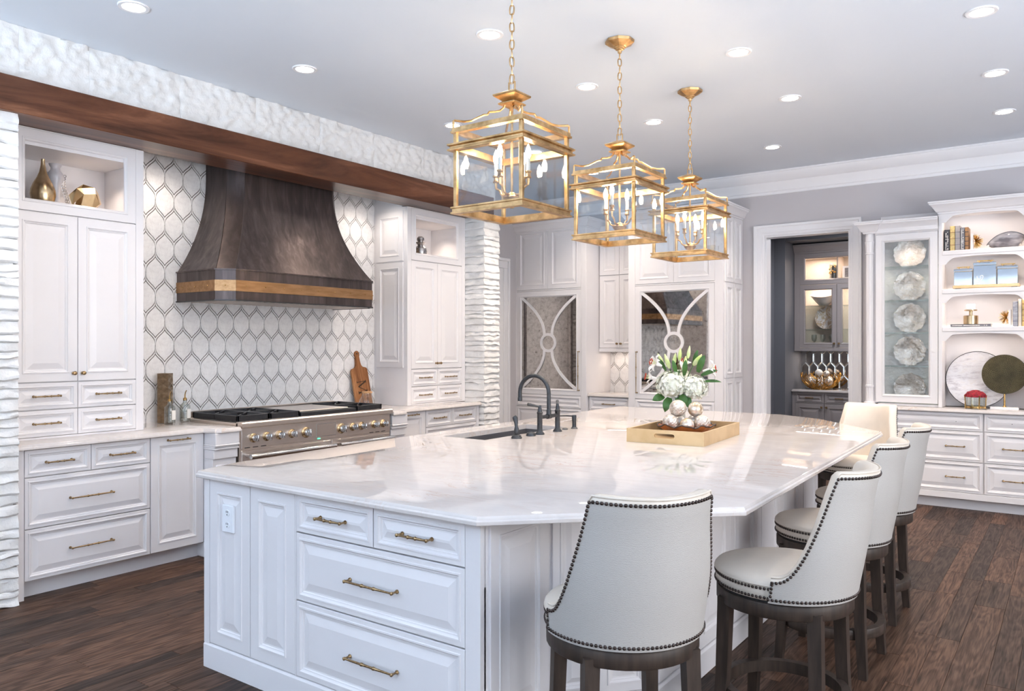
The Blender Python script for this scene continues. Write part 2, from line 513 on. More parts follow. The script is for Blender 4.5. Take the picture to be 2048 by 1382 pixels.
    def move(self, d):
        self.v = [(p[0] + d[0], p[1] + d[1], p[2] + d[2]) for p in self.v]; return self
    def mesh(self, name, mat, smooth=32):
        me = bpy.data.meshes.new(name)
        me.from_pydata(self.v, [], self.f)
        me.validate()
        import bmesh
        bm = bmesh.new(); bm.from_mesh(me)
        bmesh.ops.recalc_face_normals(bm, faces=bm.faces)
        bm.to_mesh(me); bm.free()
        if mat: me.materials.append(MATS[mat])
        if smooth:
            for p in me.polygons: p.use_smooth = True
            try: me.set_sharp_from_angle(angle=R(smooth))
            except Exception: pass
        me.update()
        return me

def link(name, data, parent=None, loc=(0, 0, 0), rot=(0, 0, 0), scale=None):
    o = bpy.data.objects.new(name, data)
    o.location = loc; o.rotation_euler = rot
    if scale: o.scale = scale
    col.objects.link(o)
    if parent is not None: o.parent = parent
    return o

def root_loc(p):
    while p.parent is not None: p = p.parent
    return p

def part(name, mb, mat, parent, smooth=32, world=False):
    """a mesh under a thing; world=True when its coordinates are the room's and the thing is not turned"""
    if world:
        L = root_loc(parent).location
        mb.move((-L.x, -L.y, -L.z))
    return link(name, mb.mesh(name, mat, smooth), parent)

def tag(o, label=None, cat=None, group=None, kind=None):
    if label: o['label'] = label
    if cat: o['category'] = cat
    if group: o['group'] = group
    if kind: o['kind'] = kind
    return o

def thing(name, label, cat, loc=(0, 0, 0), rotz=0.0, group=None):
    o = bpy.data.objects.new(name, None)
    o.location = loc; o.rotation_euler = (0, 0, rotz); o.empty_display_size = .1
    col.objects.link(o)
    return tag(o, label, cat, group)

def single(name, mb, mat, label, cat, loc=(0, 0, 0), rotz=0.0, group=None, smooth=32):
    """a thing that is one mesh, in its own coordinates"""
    o = link(name, mb.mesh(name, mat, smooth), None, loc, (0, 0, rotz))
    return tag(o, label, cat, group)

def struct(name, mb, mat, parent=None, smooth=0):
    o = link(name, mb.mesh(name, mat, smooth), parent)
    if parent is None: o['kind'] = 'structure'
    return o

def copy_tree(o, parent=None):
    c = o.copy(); col.objects.link(c)
    if parent is not None: c.parent = parent
    for ch in list(o.children): copy_tree(ch, c)
    return c

def boxes(*bs, bev=0.0):
    m = MB()
    for q in bs: m.box(*q, bev=bev)
    return m

# ------------------------------------------------------------------ joinery helpers (local: width = +X, front faces -Y, up = Z)
_cache = {}
def panel_mesh(w, h, s, bvl, mat):
    key = ('panel', round(w, 4), round(h, 4), s, bvl, mat)
    if key in _cache: return _cache[key]
    P = [(0, .020), (0, .0015), (.0015, 0), (s, 0), (s + .002, -.004), (s + .008, -.004), (s + .011, .001), (s + .015, .004), (s + .019, .004), (s + .022, .009), (s + .028, .009), (s + .028 + bvl, .001)]
    mx = min(w, h) / 2 - .004
    P = [(min(i, mx), y) for i, y in P]
    mb = MB(); vs = []
    for i, y in P:
        a, c = w / 2 - i, h / 2 - i
        vs += [(-a, y, -c), (a, y, -c), (a, y, c), (-a, y, c)]
    fs = [(3, 2, 1, 0)]
    for k in range(len(P) - 1):
        for j in range(4):
            fs.append((k * 4 + j, k * 4 + (j + 1) % 4, k * 4 + 4 + (j + 1) % 4, k * 4 + 4 + j))
    n = (len(P) - 1) * 4
    fs.append((n, n + 1, n + 2, n + 3))
    mb.add(vs, fs)
    me = mb.mesh('panel', mat, 0)
    _cache[key] = me
    return me

def front(parent, name, x0, x1, z0, z1, s=.055, bvl=.034, mat='cabinet_paint', gap=.0016, y=0.0):
    me = panel_mesh(x1 - x0 - 2 * gap, z1 - z0 - 2 * gap, s, bvl, mat)
    return link(name, me, parent, ((x0 + x1) / 2, y, (z0 + z1) / 2))

def pull_mesh(L, mat):
    key = ('pull', L, mat)
    if key in _cache: return _cache[key]
    mb = MB()
    k = L / 2
    prof = [(.0001, -k - .004), (.004, -k - .004), (.0065, -k), (.004, -k + .006), (.0042, -k + .3 * k), (.0052, -k * .30), (.0075, -k * .27), (.0075, -k * .23), (.0052, -k * .2), (.0046, 0),
            (.0052, k * .2), (.0075, k * .23), (.0075, k * .27), (.0052, k * .30), (.0042, k - .3 * k), (.004, k - .006), (.0065, k), (.004, k + .004), (.0001, k + .004)]
    mb.lathe(prof, (0, -.030, 0), 8, 'x')
    for s_ in (-1, 1):
        mb.lathe([(.0085, 0), (.0085, -.004), (.0045, -.008), (.0042, -.022), (.007, -.028), (.0072, -.034), (.0001, -.038)], (s_ * (k - .002), 0, 0), 8, 'y')
    me = mb.mesh('handle', mat, 50)
    _cache[key] = me
    return me

def pull(front_obj, L=.15, dx=0.0, dz=0.0, vertical=False, mat='brass_pull', y=0.0):
    return link('handle', pull_mesh(L, mat), front_obj, (dx, y, dz), (0, R(90) if vertical else 0, 0))

def knob(front_obj, dx, dz, mat='brass_pull'):
    key = ('knob', mat)
    if key not in _cache:
        mb = MB()
        mb.lathe([(.010, 0), (.010, -.003), (.0045, -.007), (.0045, -.014), (.011, -.019), (.0135, -.025), (.011, -.031), (.0001, -.033)], (0, 0, 0), 12, 'y')
        _cache[key] = mb.mesh('knob', mat, 50)
    return link('knob', _cache[key], front_obj, (dx, 0, dz))

def glazed(parent, name, x0, x1, z0, z1, s, mat='cabinet_paint', pane='pane_glass', gap=.0016, y=0.0, pane_name='glass_pane'):
    """door frame with an opening and, unless pane is None, its pane"""
    w, h = x1 - x0 - 2 * gap, z1 - z0 - 2 * gap
    mb = MB(); vs = []; fs = []
    P = [(s + .022, .020), (0, .020), (0, 0), (s, 0), (s + .002, -.004), (s + .008, -.004), (s + .012, .002), (s + .018, .005), (s + .022, .012)]
    for i, yy in P:
        a, c = w / 2 - i, h / 2 - i
        vs += [(-a, yy, -c), (a, yy, -c), (a, yy, c), (-a, yy, c)]
    m = len(P)
    for k in range(m):
        k2 = (k + 1) % m
        for j in range(4):
            fs.append((k * 4 + j, k * 4 + (j + 1) % 4, k2 * 4 + (j + 1) % 4, k2 * 4 + j))
    mb.add(vs, fs)
    o = link(name, mb.mesh(name, mat, 0), parent, ((x0 + x1) / 2, y, (z0 + z1) / 2))
    if pane:
        a, c = w / 2 - s - .020, h / 2 - s - .020
        p = MB().box(-a, a, .013, .017, -c, c)
        link(pane_name, p.mesh(pane_name, pane, 0), o)
    return o

OGEE = [(0, 0), (.0, .004), (.012, .008), (.014, .016), (.032, .03), (.05, .058), (.062, .078), (.064, .086), (.075, .09), (.075, .102), (0, .102)]
def scaled(prof, a, b_): return [(o * a, z * b_) for o, z in prof]

def counter_mesh(poly, z0, z1, hole=None, edge=.010):
    """worktop with an ogee edge; poly is CCW"""
    mb = MB()
    t = z1 - z0
    pr = [(-edge * 1.2, z0), (-.002, z0), (0, z0 + t * .08), (0, z0 + t * .42), (-edge * .25, z0 + t * .55), (-edge * .45, z0 + t * .60), (-edge * .6, z0 + t * .82), (-edge * .95, z0 + t * .97), (-edge * 1.3, z1)]
    N = len(poly); m = len(pr)
    mb.sweep(poly, pr, True, False)
    outer = [i * m + m - 1 for i in range(N)]
    lower = [i * m for i in range(N)]
    if hole:
        b0 = len(mb.v)
        mb.v += [(p[0], p[1], z1) for p in hole] + [(p[0], p[1], z0) for p in hole]
        k = len(hole)
        for i in range(k):
            j = (i + 1) % k
            mb.f.append((b0 + i, b0 + j, b0 + k + j, b0 + k + i))
        for zt, ring, hb in ((z1, outer, b0), (z0, lower, b0 + k)):
            A = [Vector(mb.v[i]) for i in ring]; B = [Vector(mb.v[hb + i]) for i in range(k)]
            idx = ring + [hb + i for i in range(k)]
            for tri in tessellate_polygon([A, B]): mb.f.append(tuple(idx[q] for q in tri))
    else:
        mb.f.append(tuple(outer)); mb.f.append(tuple(lower)[::-1])
    return mb

# ------------------------------------------------------------------ the room
XL, XR, YB, YF = -5.65, 3.6, -3.6, 8.5
# floor: bed plus individual planks running along Y
bed = struct('floor', boxes((XL - .1, XR, YB, 11.2, -.06, -.0125)), 'plank_gap')
rp = random.Random(11)
planks = []
x = XL - .1
while x < XR:
    w = rp.choice((.083, .108, .127, .127, .152))
    x2 = min(x + w, XR)
    y = YB - rp.random() * .9
    while y < 11.2:
        L = rp.uniform(.45, 1.65)
        planks.append((x, x2, max(y, YB), min(y + L, 11.2), rp.random(), rp.random(), rp.random()))
        y += L
    x = x2
CA, SA = math.cos(R(35.87)), math.sin(R(35.87))
def seen(p):
    """how near the middle of a plank is, None when the photograph cannot show it"""
    best = None
    for k in range(7):
        px, py = (p[0] + p[1]) / 2, p[2] + (p[3] - p[2]) * k / 6
        zc = -SA * px + CA * py; xc = CA * px + SA * py
        if zc < 1.5: continue
        u = 1557 * xc / zc; vv = 1557 * 1.5 / zc
        if abs(u) > 1060 or vv > 720: continue
        if -3.3 < px < -1.4 and py > 2.1 and not (px > -1.66 and py < 2.6): continue
        if px < -5.05 or (py > 8.25): continue
        best = zc if best is None else min(best, zc)
    return best
def plank_mb(mb, p):
    e = .0013
    mb.box(p[0] + e * .3, p[1] - e * .3, p[2] + e * .3, p[3] - e * .3, -.012, 0.0, bev=.0012)
vis = sorted([(seen(p), p) for p in planks if p[3] > p[2] + .02 and seen(p) is not None], key=lambda q: q[0])
near = [p for _, p in vis[:300]]
nearset = set(id(p) for p in near)
def tone_attr(me, tones):
    a = me.color_attributes.new('tone', 'FLOAT_COLOR', 'POINT')
    for i, t in enumerate(tones): a.data[i].color = (t[0], t[1], t[2], 1)
for p in near:
    mb = MB(); plank_mb(mb, p)
    me = mb.mesh('plank', 'oak_plank', 0)
    tone_attr(me, [p[4:7]] * len(me.vertices))
    link('plank', me, bed)
mb = MB(); tn = []
for p in planks:
    if id(p) in nearset or p[3] <= p[2] + .02: continue
    n0 = len(mb.v); plank_mb(mb, p); tn += [p[4:7]] * (len(mb.v) - n0)
me = mb.mesh('plank_field', 'oak_plank', 0)
tone_attr(me, tn)
o = link('plank_field', me, bed); o['kind'] = 'stuff'

struct('ceiling', boxes((XL - .15, XR, YB, YF, H, H + .1)), 'ceiling_paint')
# left wall with a doorway past the far pier
wl = struct('wall_left', boxes((XL - .15, XL, YB, YF + .1, 0, H)), 'wall_paint')
struct('trim_1', boxes((XL, XL + .022, 7.62, 7.70, 0, 2.44), (XL, XL + .022, 6.66, 6.72, 0, 2.44), (XL, XL + .022, 6.66, 7.70, 2.4405, 2.53), (XL, XL + .032, 7.7005, 7.738, 0, 2.53), (XL, XL + .032, 6.66, 7.738, 2.5305, 2.565), bev=.004), 'trim_paint')
struct('door_1', boxes((XL + .001, XL + .012, 6.722, 7.618, .01, 2.438)), 'trim_paint')
struct('wall_far', boxes((XL - .15, -2.74, YF, YF + .15, 0, H), (-1.87, XR, YF, YF + .15, 0, H), (-2.74, -1.87, YF, YF + .15, 2.69, H)), 'wall_paint')
# window wall behind the camera and window wall to the right, openings filled by framed windows
struct('wall_back', boxes((XL - .15, -4.9, YB - .15, YB, 0, H), (1.7, XR, YB - .15, YB, 0, H), (-4.9, 1.7, YB - .15, YB, 0, .45), (-4.9, 1.7, YB - .15, YB, 3.05, H)), 'wall_paint')
struct('wall_right', boxes((XR, XR + .15, YB, -.5, 0, H), (XR, XR + .15, 5.3, YF + .15, 0, H), (XR, XR + .15, -.5, 5.3, 0, .45), (XR, XR + .15, -.5, 5.3, 3.05, H)), 'wall_paint')
mb = MB()
for k in range(7):
    xx = -4.9 + 6.6 * k / 6
    mb.box(xx - .03, xx + .03, YB - .1, YB - .03, .45, 3.05)
for z in (.48, 2.2, 3.02): mb.box(-4.9, 1.7, YB - .1, YB - .03, z - .03, z + .03)
w1 = struct('window_1', mb, 'trim_paint')
for k in range(6):
    for z0, z1 in ((.51, 2.17), (2.23, 2.99)): link('pane', boxes((-4.87 + 1.1 * k, -3.83 + 1.1 * k, YB - .07, YB - .064, z0, z1)).mesh('pane', 'pane_glass', 0), w1)
mb = MB()
for k in range(6):
    yy = -.5 + 5.8 * k / 5
    mb.box(XR + .03, XR + .1, yy - .03, yy + .03, .45, 3.05)
for z in (.48, 2.2, 3.02): mb.box(XR + .03, XR + .1, -.5, 5.3, z - .03, z + .03)
w2 = struct('window_2', mb, 'trim_paint')
for k in range(5):
    for z0, z1 in ((.51, 2.17), (2.23, 2.99)): link('pane', boxes((XR + .064, XR + .07, -.47 + 1.16 * k, .63 + 1.16 * k, z0, z1)).mesh('pane', 'pane_glass', 0), w2)
# crown moulding along the far wall
CR = [(0, 0), (.010, .004), (.012, .03), (.022, .036), (.03, .075), (.05, .11), (.058, .128), (.075, .135), (.10, .17), (.128, .20), (.132, .215), (.14, .218), (.14, .235), (0, .235)]
struct('trim_2', MB().sweep([(XL, YF - .001, H - .236), (XR, YF - .001, H - .236)], CR, False), 'trim_paint', smooth=40)
# casing of the pantry doorway
CS = [(0, 0), (.110, 0), (.110, .018), (.098, .026), (.086, .024), (.080, .018), (.03, .014), (.02, .008), (0, .008)]
mb = MB()
def casing(mb, x0, x1, zt, y, w):
    # profile across the width w: inner edge 0 .. outer edge w, proud of the wall towards -Y
    pr = [(0, 0), (0, .010), (.012, .016), (.028, .014), (.034, .020), (w - .03, .022), (w - .022, .030), (w, .032), (w, 0)]
    pts = [(x0, 0), (x0, zt), (x1, zt), (x1, 0)]
    dirs = [(-1, 0), (-1, 1), (1, 1), (1, 0)]
    m = len(pr); vs = []; fs = []
    for (px, pz), (dx, dz) in zip(pts, dirs):
        for o_, d_ in pr: vs.append((px + dx * o_, y - d_, pz + dz * o_))
    for i in range(3):
        for j in range(m):
            fs.append((i * m + j, (i + 1) * m + j, (i + 1) * m + (j + 1) % m, i * m + (j + 1) % m))
    fs.append(tuple(range(m))); fs.append(tuple(3 * m + j for j in range(m)))
    mb.add(vs, fs)
casing(mb, -2.74, -1.87, 2.69, YF, .115)
mb.box(-2.739, -2.725, YF + .001, YF + .149, 0, 2.674).box(-1.885, -1.871, YF + .001, YF + .149, 0, 2.674).box(-2.739, -1.871, YF + .001, YF + .149, 2.675, 2.689)
struct('trim_3', mb, 'trim_paint', smooth=30)
# pantry shell behind the doorway
struct('wall_pantry', boxes((-3.35, -3.2, YF + .15, 10.3, 0, 2.95), (-3.35, -3.06, 10.3, 11.1, 0, 2.95), (-3.06, -.9, 11.05, 11.2, 0, 2.95), (-1.05, -.9, YF + .15, 11.05, 0, 2.95), (-3.06, -.9, 10.32, 11.05, 2.86, 2.95)), 'pantry_paint')
struct('ceiling_pantry', boxes((-3.35, -.9, YF + .15, 11.2, 2.95, 3.05)), 'pantry_paint')
area('pantry_fill', (-2.0, 9.6, 2.9), (0, 0, 0), .25, .25, 16, (.96, .95, 1))  # added fill that lifts the wall tone; only the cabinets have lights

# mosaic backsplash: ogee tiles separated by pale strips over a dark bed
TW, TH, TS = .15, .242, .184
OG = [(0, 1), (.1, .995), (.2, .975), (.33, .92), (.476, .81), (.62, .585), (.76, .335), (.88, .14), (1, 0)]
def og(t_):                                  # half width of the tile at height fraction t_
    for (a, p), (b_, q) in zip(OG[:-1], OG[1:]):
        if t_ <= b_: return p + (q - p) * (t_ - a) / (b_ - a)
    return 0.0
def gz(u):                                   # height fraction of the ogee at lateral fraction u (0 tip .. 1 widest)
    lo, hi = 0.0, 1.0
    for _ in range(30):
        mid = (lo + hi) / 2
        if og(mid) > u: lo = mid
        else: hi = mid
    return lo
def offset_in(pts, d):
    n = len(pts); out = []
    for i in range(n):
        a, b_, c = Vector(pts[i - 1]), Vector(pts[i]), Vector(pts[(i + 1) % n])
        e1, e2 = (b_ - a).normalized(), (c - b_).normalized()
        n1, n2 = Vector((-e1.y, e1.x)), Vector((-e2.y, e2.x))
        nn = n1 + n2
        nn = nn / max(nn.dot(n1), .45)
        out.append(tuple(b_ + nn * d))
    return out
def leaf_tile(sc_=1.0):
    k = 9
    right = []
    for i in range(-k, k + 1):
        t = i / k
        right.append((.5 * TW * og(abs(t)), t * TH / 2))
    left = [(-p[0], p[1]) for p in right[1:-1]][::-1]
    return offset_in(right + left, .003)
def strip_tile():
    k = 8
    top, bot = [], []
    for i in range(-k, k + 1):
        u = abs(i) / k; yy = i / k * TW / 2
        top.append((yy, -TH / 2 * gz(u)))
        bot.append((yy, -TS + TH / 2 * gz(1 - u)))
    return offset_in(bot + top[::-1], .003)
leaf_me = MB().prism(leaf_tile(), .0, .006, 'xz').mesh('tile', 'mosaic_marble', 0)
strip_me = MB().prism(strip_tile(), .0, .005, 'xz').mesh('tile_strip', 'mosaic_strip', 0)
def mosaic(parent, bed_box, rot, put, u0, u1, z0, z1, uc, zc):
    bedo = link('tile_bed', boxes(bed_box).mesh('tile_bed', 'grout_brown', 0), parent)
    r = int((z0 - zc) / TS) - 1
    while zc + r * TS - TH / 2 < z1 + .02:
        z = zc + r * TS
        k = int((u0 - uc) / TW) - 2
        while True:
            u = uc + (k + (.5 if r % 2 else 0)) * TW
            if u > u1 + TW * .56: break
            if u > u0 - TW * .56 and z > z0 - TH * .3:
                link('tile', leaf_me, parent, put(u, z), rot)
                link('tile_strip', strip_me, parent, put(u, z), rot)
            k += 1
        r += 1
mosaic(wl, (XL, XL + .004, 2.86, 5.47, .85, 3.0), (0, 0, R(90)), lambda u, z: (XL + .010, u, z), 2.86, 5.47, .90, 2.98, 3.3435, 1.313)

# split-face stone piers: one object per course
def course(y0, y1, x0, x1, z0, z1, seed):
    """ring of rough faces around front (x1) and both returns, z in 4 levels"""
    pts = []
    n1 = max(4, int((x1 - x0) / .035)); n2 = max(6, int((y1 - y0) / .024))
    for i in range(n1): pts.append((x0 + (x1 - x0) * i / n1, y0, 0, -1))
    for i in range(n2 + 1): pts.append((x1, y0 + (y1 - y0) * i / n2, 1, 0))
    for i in range(1, n1 + 1): pts.append((x1 - (x1 - x0) * i / n1, y1, 0, 1))
    lv = [(0.0, .0), (.14, .008), (.38, .006), (.62, .002), (.86, -.001), (1.0, -.005)]
    vs = []; fs = []; m = len(lv)
    tilt = random.uniform(-.007, .007)
    for i, (px, py, nx, ny) in enumerate(pts):
        s_ = i / (len(pts) - 1)
        for t, d in lv:
            q = noise.noise(Vector((px * 16, py * 16, z0 * 30 + t * 1.5 + seed)))
            q2 = noise.noise(Vector((px * 7, py * 7, seed * 3.1)))
            off = d + q * .012 + q2 * .006 + .005 * noise.noise(Vector((px * 40, py * 40, z0 * 60 + t * 5)))
            zz = z0 + (z1 - z0) * t + (noise.noise(Vector((px * 13 + 4, py * 13, seed))) * .014 + tilt * (s_ - .5) if t < .9 else 0)
            vs.append((px + nx * off, py + ny * off, max(zz, 0.0)))
    for i in range(len(pts) - 1):
        for j in range(m - 1):
            fs.append((i * m + j, (i + 1) * m + j, (i + 1) * m + j + 1, i * m + j + 1))
    for j in (0, m - 1):
        c = len(vs); vs.append(((x0 + x1) / 2, (y0 + y1) / 2, vs[j][2]))
        for i in range(len(pts) - 1): fs.append((i * m + j, (i + 1) * m + j, c))
    fs.append(tuple([(len(pts) - 1) * m + j for j in range(m)] + [j for j in range(m)][::-1]))
    return MB().add(vs, fs)
for nm, y0, y1 in (('wall_near_pier', 1.12, 1.972), ('wall_far_pier', 6.342, 6.605)):
    core = struct(nm, boxes((XL, -4.962, y0 + .02, y1 - .02, 0, 2.84)), 'split_stone')
    z = 0.0; k = 0
    while z < 2.83:
        hgt = random.uniform(.036, .082)
        z2 = min(z + hgt, 2.838)
        if 2.838 - z2 < .03: z2 = 2.838
        if y1 - y0 > .5:
            cut = y0 + (y1 - y0) * random.choice((.0, .35, .55))
            segs = [(y0, y1)] if cut == y0 else [(y0, cut), (cut, y1)]
        else: segs = [(y0, y1)]
        for a, b_ in segs:
            mb = course(a, b_, XL + .02, -4.945, z, z2, k * 1.7 + a)
            link('stone', mb.mesh('stone', 'split_stone', 24), core)
        z = z2; k += 1
# chiselled stone panels above the beam
ys = [.75, 1.39, 1.998, 2.40, 3.012, 3.627, 4.24, 4.85, 5.46, 6.07, 6.61]
upper = struct('wall_upper', boxes((XL, -5.03, .75, 6.60, 3.0, H)), 'split_stone')
for a, b_ in zip(ys[:-1], ys[1:]):
    nu = int((b_ - a) / .016); nv = 22
    vs = []; fs = []
    for i in range(nu + 1):
        for j in range(nv + 1):
            y = a + .0004 + (b_ - a - .0008) * i / nu; z = 3.03 + (H - 3.03 - .001) * j / nv
            d, pos = noise.voronoi(Vector((y * 15 + noise.noise(Vector((y * 8, z * 8, 3))) * .6, z * 22, 1.3)))
            off = .020 - .036 * d[0] + noise.noise(Vector((y * 30, z * 30, 9))) * .003
            edge = 0 if 0 < i < nu else -.004
            vs.append((-5.0 + off + edge, y, z))
    for i in range(nu):
        for j in range(nv):
            q = i * (nv + 1) + j
            fs.append((q, q + nv + 1, q + nv + 2, q + 1))
    n0 = len(vs)
    vs += [(-5.03, a + .0015, 3.03), (-5.03, b_ - .0015, 3.03), (-5.03, b_ - .0015, H - .001), (-5.03, a + .0015, H - .001)]
    c4 = [0, nu * (nv + 1), nu * (nv + 1) + nv, nv]
    mb = MB().add(vs, fs)
    mb.f.append(tuple([i * (nv + 1) for i in range(nu + 1)] + [n0 + 1, n0]))
    mb.f.append(tuple([i * (nv + 1) + nv for i in range(nu + 1)][::-1] + [n0 + 3, n0 + 2]))
    mb.f.append(tuple([j for j in range(nv + 1)][::-1] + [n0, n0 + 3]))
    mb.f.append(tuple([nu * (nv + 1) + j for j in range(nv + 1)] + [n0 + 2, n0 + 1]))
    mb.f.append((n0, n0 + 1, n0 + 2, n0 + 3))
    link('stone_panel', mb.mesh('stone_panel', 'split_stone', 60), upper)

# walnut beam bridging the two piers
single('ceiling_beam', boxes((-.16, .145, -5.65 / 2, 5.65 / 2, 0, .205), bev=.004), 'walnut', 'dark stained walnut beam spanning the cooking alcove over the hood', 'beam', (-5.065, 6.485 - 5.65 / 2, 2.84), smooth=0)
# lamps hidden above the beam wash the mosaic
for yy in (3.15, 5.18):
    d = bpy.data.lights.new('alcove_lamp', 'SPOT'); d.energy = 13; d.spot_size = R(140); d.spot_blend = .7; d.color = (1, .88, .76); d.shadow_soft_size = .12
    o = bpy.data.objects.new('alcove_lamp', d); o.location = (-5.34, yy, 2.985); o.rotation_euler = (0, R(0), 0); col.objects.link(o)
struct('ceiling_alcove', boxes((XL, -5.2, 1.97, 6.34, 3.0, 3.05)), 'ceiling_paint')

# ------------------------------------------------------------------ cooking wall (cabinets face +X: turned a quarter)
Q = R(90)
def base_cab(y0, label, mirror):
    """base cabinet 1.405 m wide; local x runs along +Y of the room, from y0"""
    t = thing('base_cabinet', label, 'cabinet', (-5.0, y0, 0), Q)
    W = 1.405
    def X(a, b_): return (a, b_) if not mirror else (W - b_, W - a)
    def BX(mb, a, b_, *r, **k): a, b_ = X(a, b_); return mb.box(a, b_, *r, **k)
    mb = MB()
    BX(mb, .0, 1.22, .021, .64, .10, .878)
    part('body', mb, 'cabinet_paint', t, 0)
    mb = MB(); BX(mb, 0, .043, 0, .022, 0, .882); BX(mb, .043, 1.21, 0, .022, .882, .885)
    part('face_frame', mb, 'cabinet_paint', t, 0)
    mb = MB(); BX(mb, .0, 1.22, .075, .62, 0, .10)
    part('toe_kick', mb, 'cabinet_paint', t, 0)
    xs = [(.045, .429), (.429, .813)]
    for a, b_ in xs:
        d = front(t, 'drawer', *X(a, b_), .72, .882, s=.018, bvl=.026); pull(d, .15)
    for z0, z1 in ((.415, .717), (.108, .412)):
        d = front(t, 'drawer', *X(.045, .813), z0, z1, s=.018, bvl=.03); pull(d, .255)
    d = front(t, 'door', *X(.816, 1.207), .108, .882, s=.052, bvl=.03); pull(d, .15, 0, .36)
    # fluted corner pilaster stepping forward beside the range
    mb = MB()
    BX(mb, 1.21, 1.402, -.10, .60, .11, .70, bev=.004)
    BX(mb, 1.232, 1.378, -.113, .1, .16, .66, bev=.012)
    BX(mb, 1.21, 1.402, -.118, .60, .70, .765, bev=.003)
    BX(mb, 1.206, 1.404, -.135, .60, .765, .778, bev=.004)
    BX(mb, 1.206, 1.404, -.128, .60, .778, .79, bev=.004)
    BX(mb, 1.206, 1.404, -.145, .60, .79, .803, bev=.004)
    BX(mb, 1.21, 1.402, -.138, .60, .803, .885, bev=.003)
    BX(mb, 1.205, 1.404, -.125, .60, .0, .11, bev=.004)
    part('pilaster', mb, 'cabinet_paint', t, 0)
    return t
base_cab(1.982, 'white base cabinet with drawers on the near side of the range', False)
base_cab(4.926, 'white base cabinet with drawers on the far side of the range', True)

# worktops either side of the range, stepping out over the pilasters
def ctop(y0, y1, out, label):
    xf, xo = -4.965, -4.84
    if out == 1: poly = [(XL + .001, y0), (xf, y0), (xf, y1 - .225), (xo - .03, y1 - .195), (xo - .03, y1 - .185), (xo, y1 - .165), (xo, y1), (XL + .001, y1)]
    else: poly = [(XL + .001, y0), (xo, y0), (xo, y0 + .165), (xo - .03, y0 + .185), (xo - .03, y0 + .195), (xf, y0 + .225), (xf, y1), (XL + .001, y1)]
    cx_, cy2 = -5.3, (y0 + y1) / 2
    mb = counter_mesh(poly, .886, .918)
    mb.move((-cx_, -cy2, 0))
    single('countertop', mb, 'quartzite', label, 'countertop', (cx_, cy2, 0))
ctop(1.976, 3.389, 1, 'pale stone countertop on the near side of the range holding two oil bottles')
ctop(4.925, 6.338, -1, 'pale stone countertop on the far side of the range holding a cutting board')

# tall cabinets standing on the worktops
def tower(y0, label, mirror):
    t = thing('tall_cabinet', label, 'cabinet', (-5.19, y0, 0), Q)
    W = .873
    D = .455
    z0, z1 = .919, 2.995
    a, b_ = .055, .818
    def X(p, q): return (p, q) if not mirror else (W - q, W - p)
    mb = MB()
    mb.box(0, W, .021, D, z0, 2.375)                         # carcass under the display niche
    mb.box(0, .05, .021, D, 2.3755, 2.735).box(W - .05, W, .021, D, 2.3755, 2.735).box(.0505, W - .0505, D - .02, D, 2.3755, 2.735).box(0, W, .021, D, 2.7355, 2.837)
    mb.box(.001, W - .001, .07, D, 2.8375, z1)
    part('body', mb, 'cabinet_paint', t, 0)
    mb = MB(); mb.box(0, a, 0, .022, z0, 2.838, bev=.002).box(b_, W, 0, .022, z0, 2.838, bev=.002).box(a, b_, 0, .022, z0, .932).box(a, b_, 0, .022, 2.832, 2.838)
    part('face_frame', mb, 'cabinet_paint', t, 0)
    mid = (a + b_) / 2
    for zz0, zz1 in ((.933, 1.098), (1.101, 1.268)):
        for p, q in ((a, mid), (mid, b_)):
            d = front(t, 'drawer', p, q, zz0, zz1, s=.018, bvl=.026); pull(d, .15)
    for p, q, k in ((a, mid, 1), (mid, b_, -1)):
        d = front(t, 'door', p, q, 1.272, 2.325, s=.052, bvl=.036)
        knob(d, k * ((q - p) / 2 - .028), -.475)
    glazed(t, 'niche_frame', a, b_, 2.329, 2.832, .052, pane=None)
    if mirror:                                               # panelled side towards the range
        s_ = [front(t, 'side_panel', .04, D - .05, 1.285, 2.305, s=.05, bvl=.036), front(t, 'side_panel', .04, D - .05, 2.315, 2.80, s=.05, bvl=.036)]
        for o in s_:
            z = o.location.z
            o.location = (-.0105, D - (.04 + D - .05) / 2 - .0, z); o.rotation_euler = (0, 0, -Q)
    d = bpy.data.lights.new('niche_lamp', 'SPOT'); d.energy = 6.0; d.color = (1, .84, .70); d.spot_size = R(120); d.spot_blend = .8; d.shadow_soft_size = .03
    o = bpy.data.objects.new('niche_lamp', d); col.objects.link(o); o.parent = t; o.location = (W * .72, .20, 2.73)
    return t
tower(1.982, 'tall white cabinet with open gold vase niche on the near side of the hood', False)
tower(5.465, 'tall white cabinet with panelled side and open niche beyond the hood', True)

# ------------------------------------------------------------------ range hood
HY = 4.157
t = thing('range_hood', 'dark bronze bell-shaped range hood with a brass strap', 'range hood', (-5.35, HY, 1.838))
def hood_sec(a, k, xf):
    return [(XL + .012, HY - a - k), (xf - k, HY - a - k), (xf, HY - a), (xf, HY + a), (xf - k, HY + a + k), (XL + .012, HY + a + k)]
mb = MB(); lv = []
NL = 22
for i in range(NL + 1):
    tt = i / NL                                   # 0 top .. 1 bottom
    s_ = tt ** 2.1
    lv.append((2.84 + (2.068 - 2.84) * tt, hood_sec(.444 + (.688 - .444) * s_, .098, -5.265 + .232 * s_)))
lv.insert(0, (2.99, hood_sec(.444, .098, -5.265)))
vs = [(p[0], p[1], z) for z, sec in lv for p in sec]; fs = []
for i in range(len(lv) - 1):
    for j in range(5): fs.append((i * 6 + j, i * 6 + j + 1, i * 6 + 7 + j, i * 6 + 6 + j))
fs.append((0, 1, 2, 3, 4, 5)); n0 = (len(lv) - 1) * 6; fs.append(tuple(n0 + j for j in range(6))[::-1])
mb.add(vs, fs)
part('hood_body', mb, 'hood_bronze', t, 25, world=True)
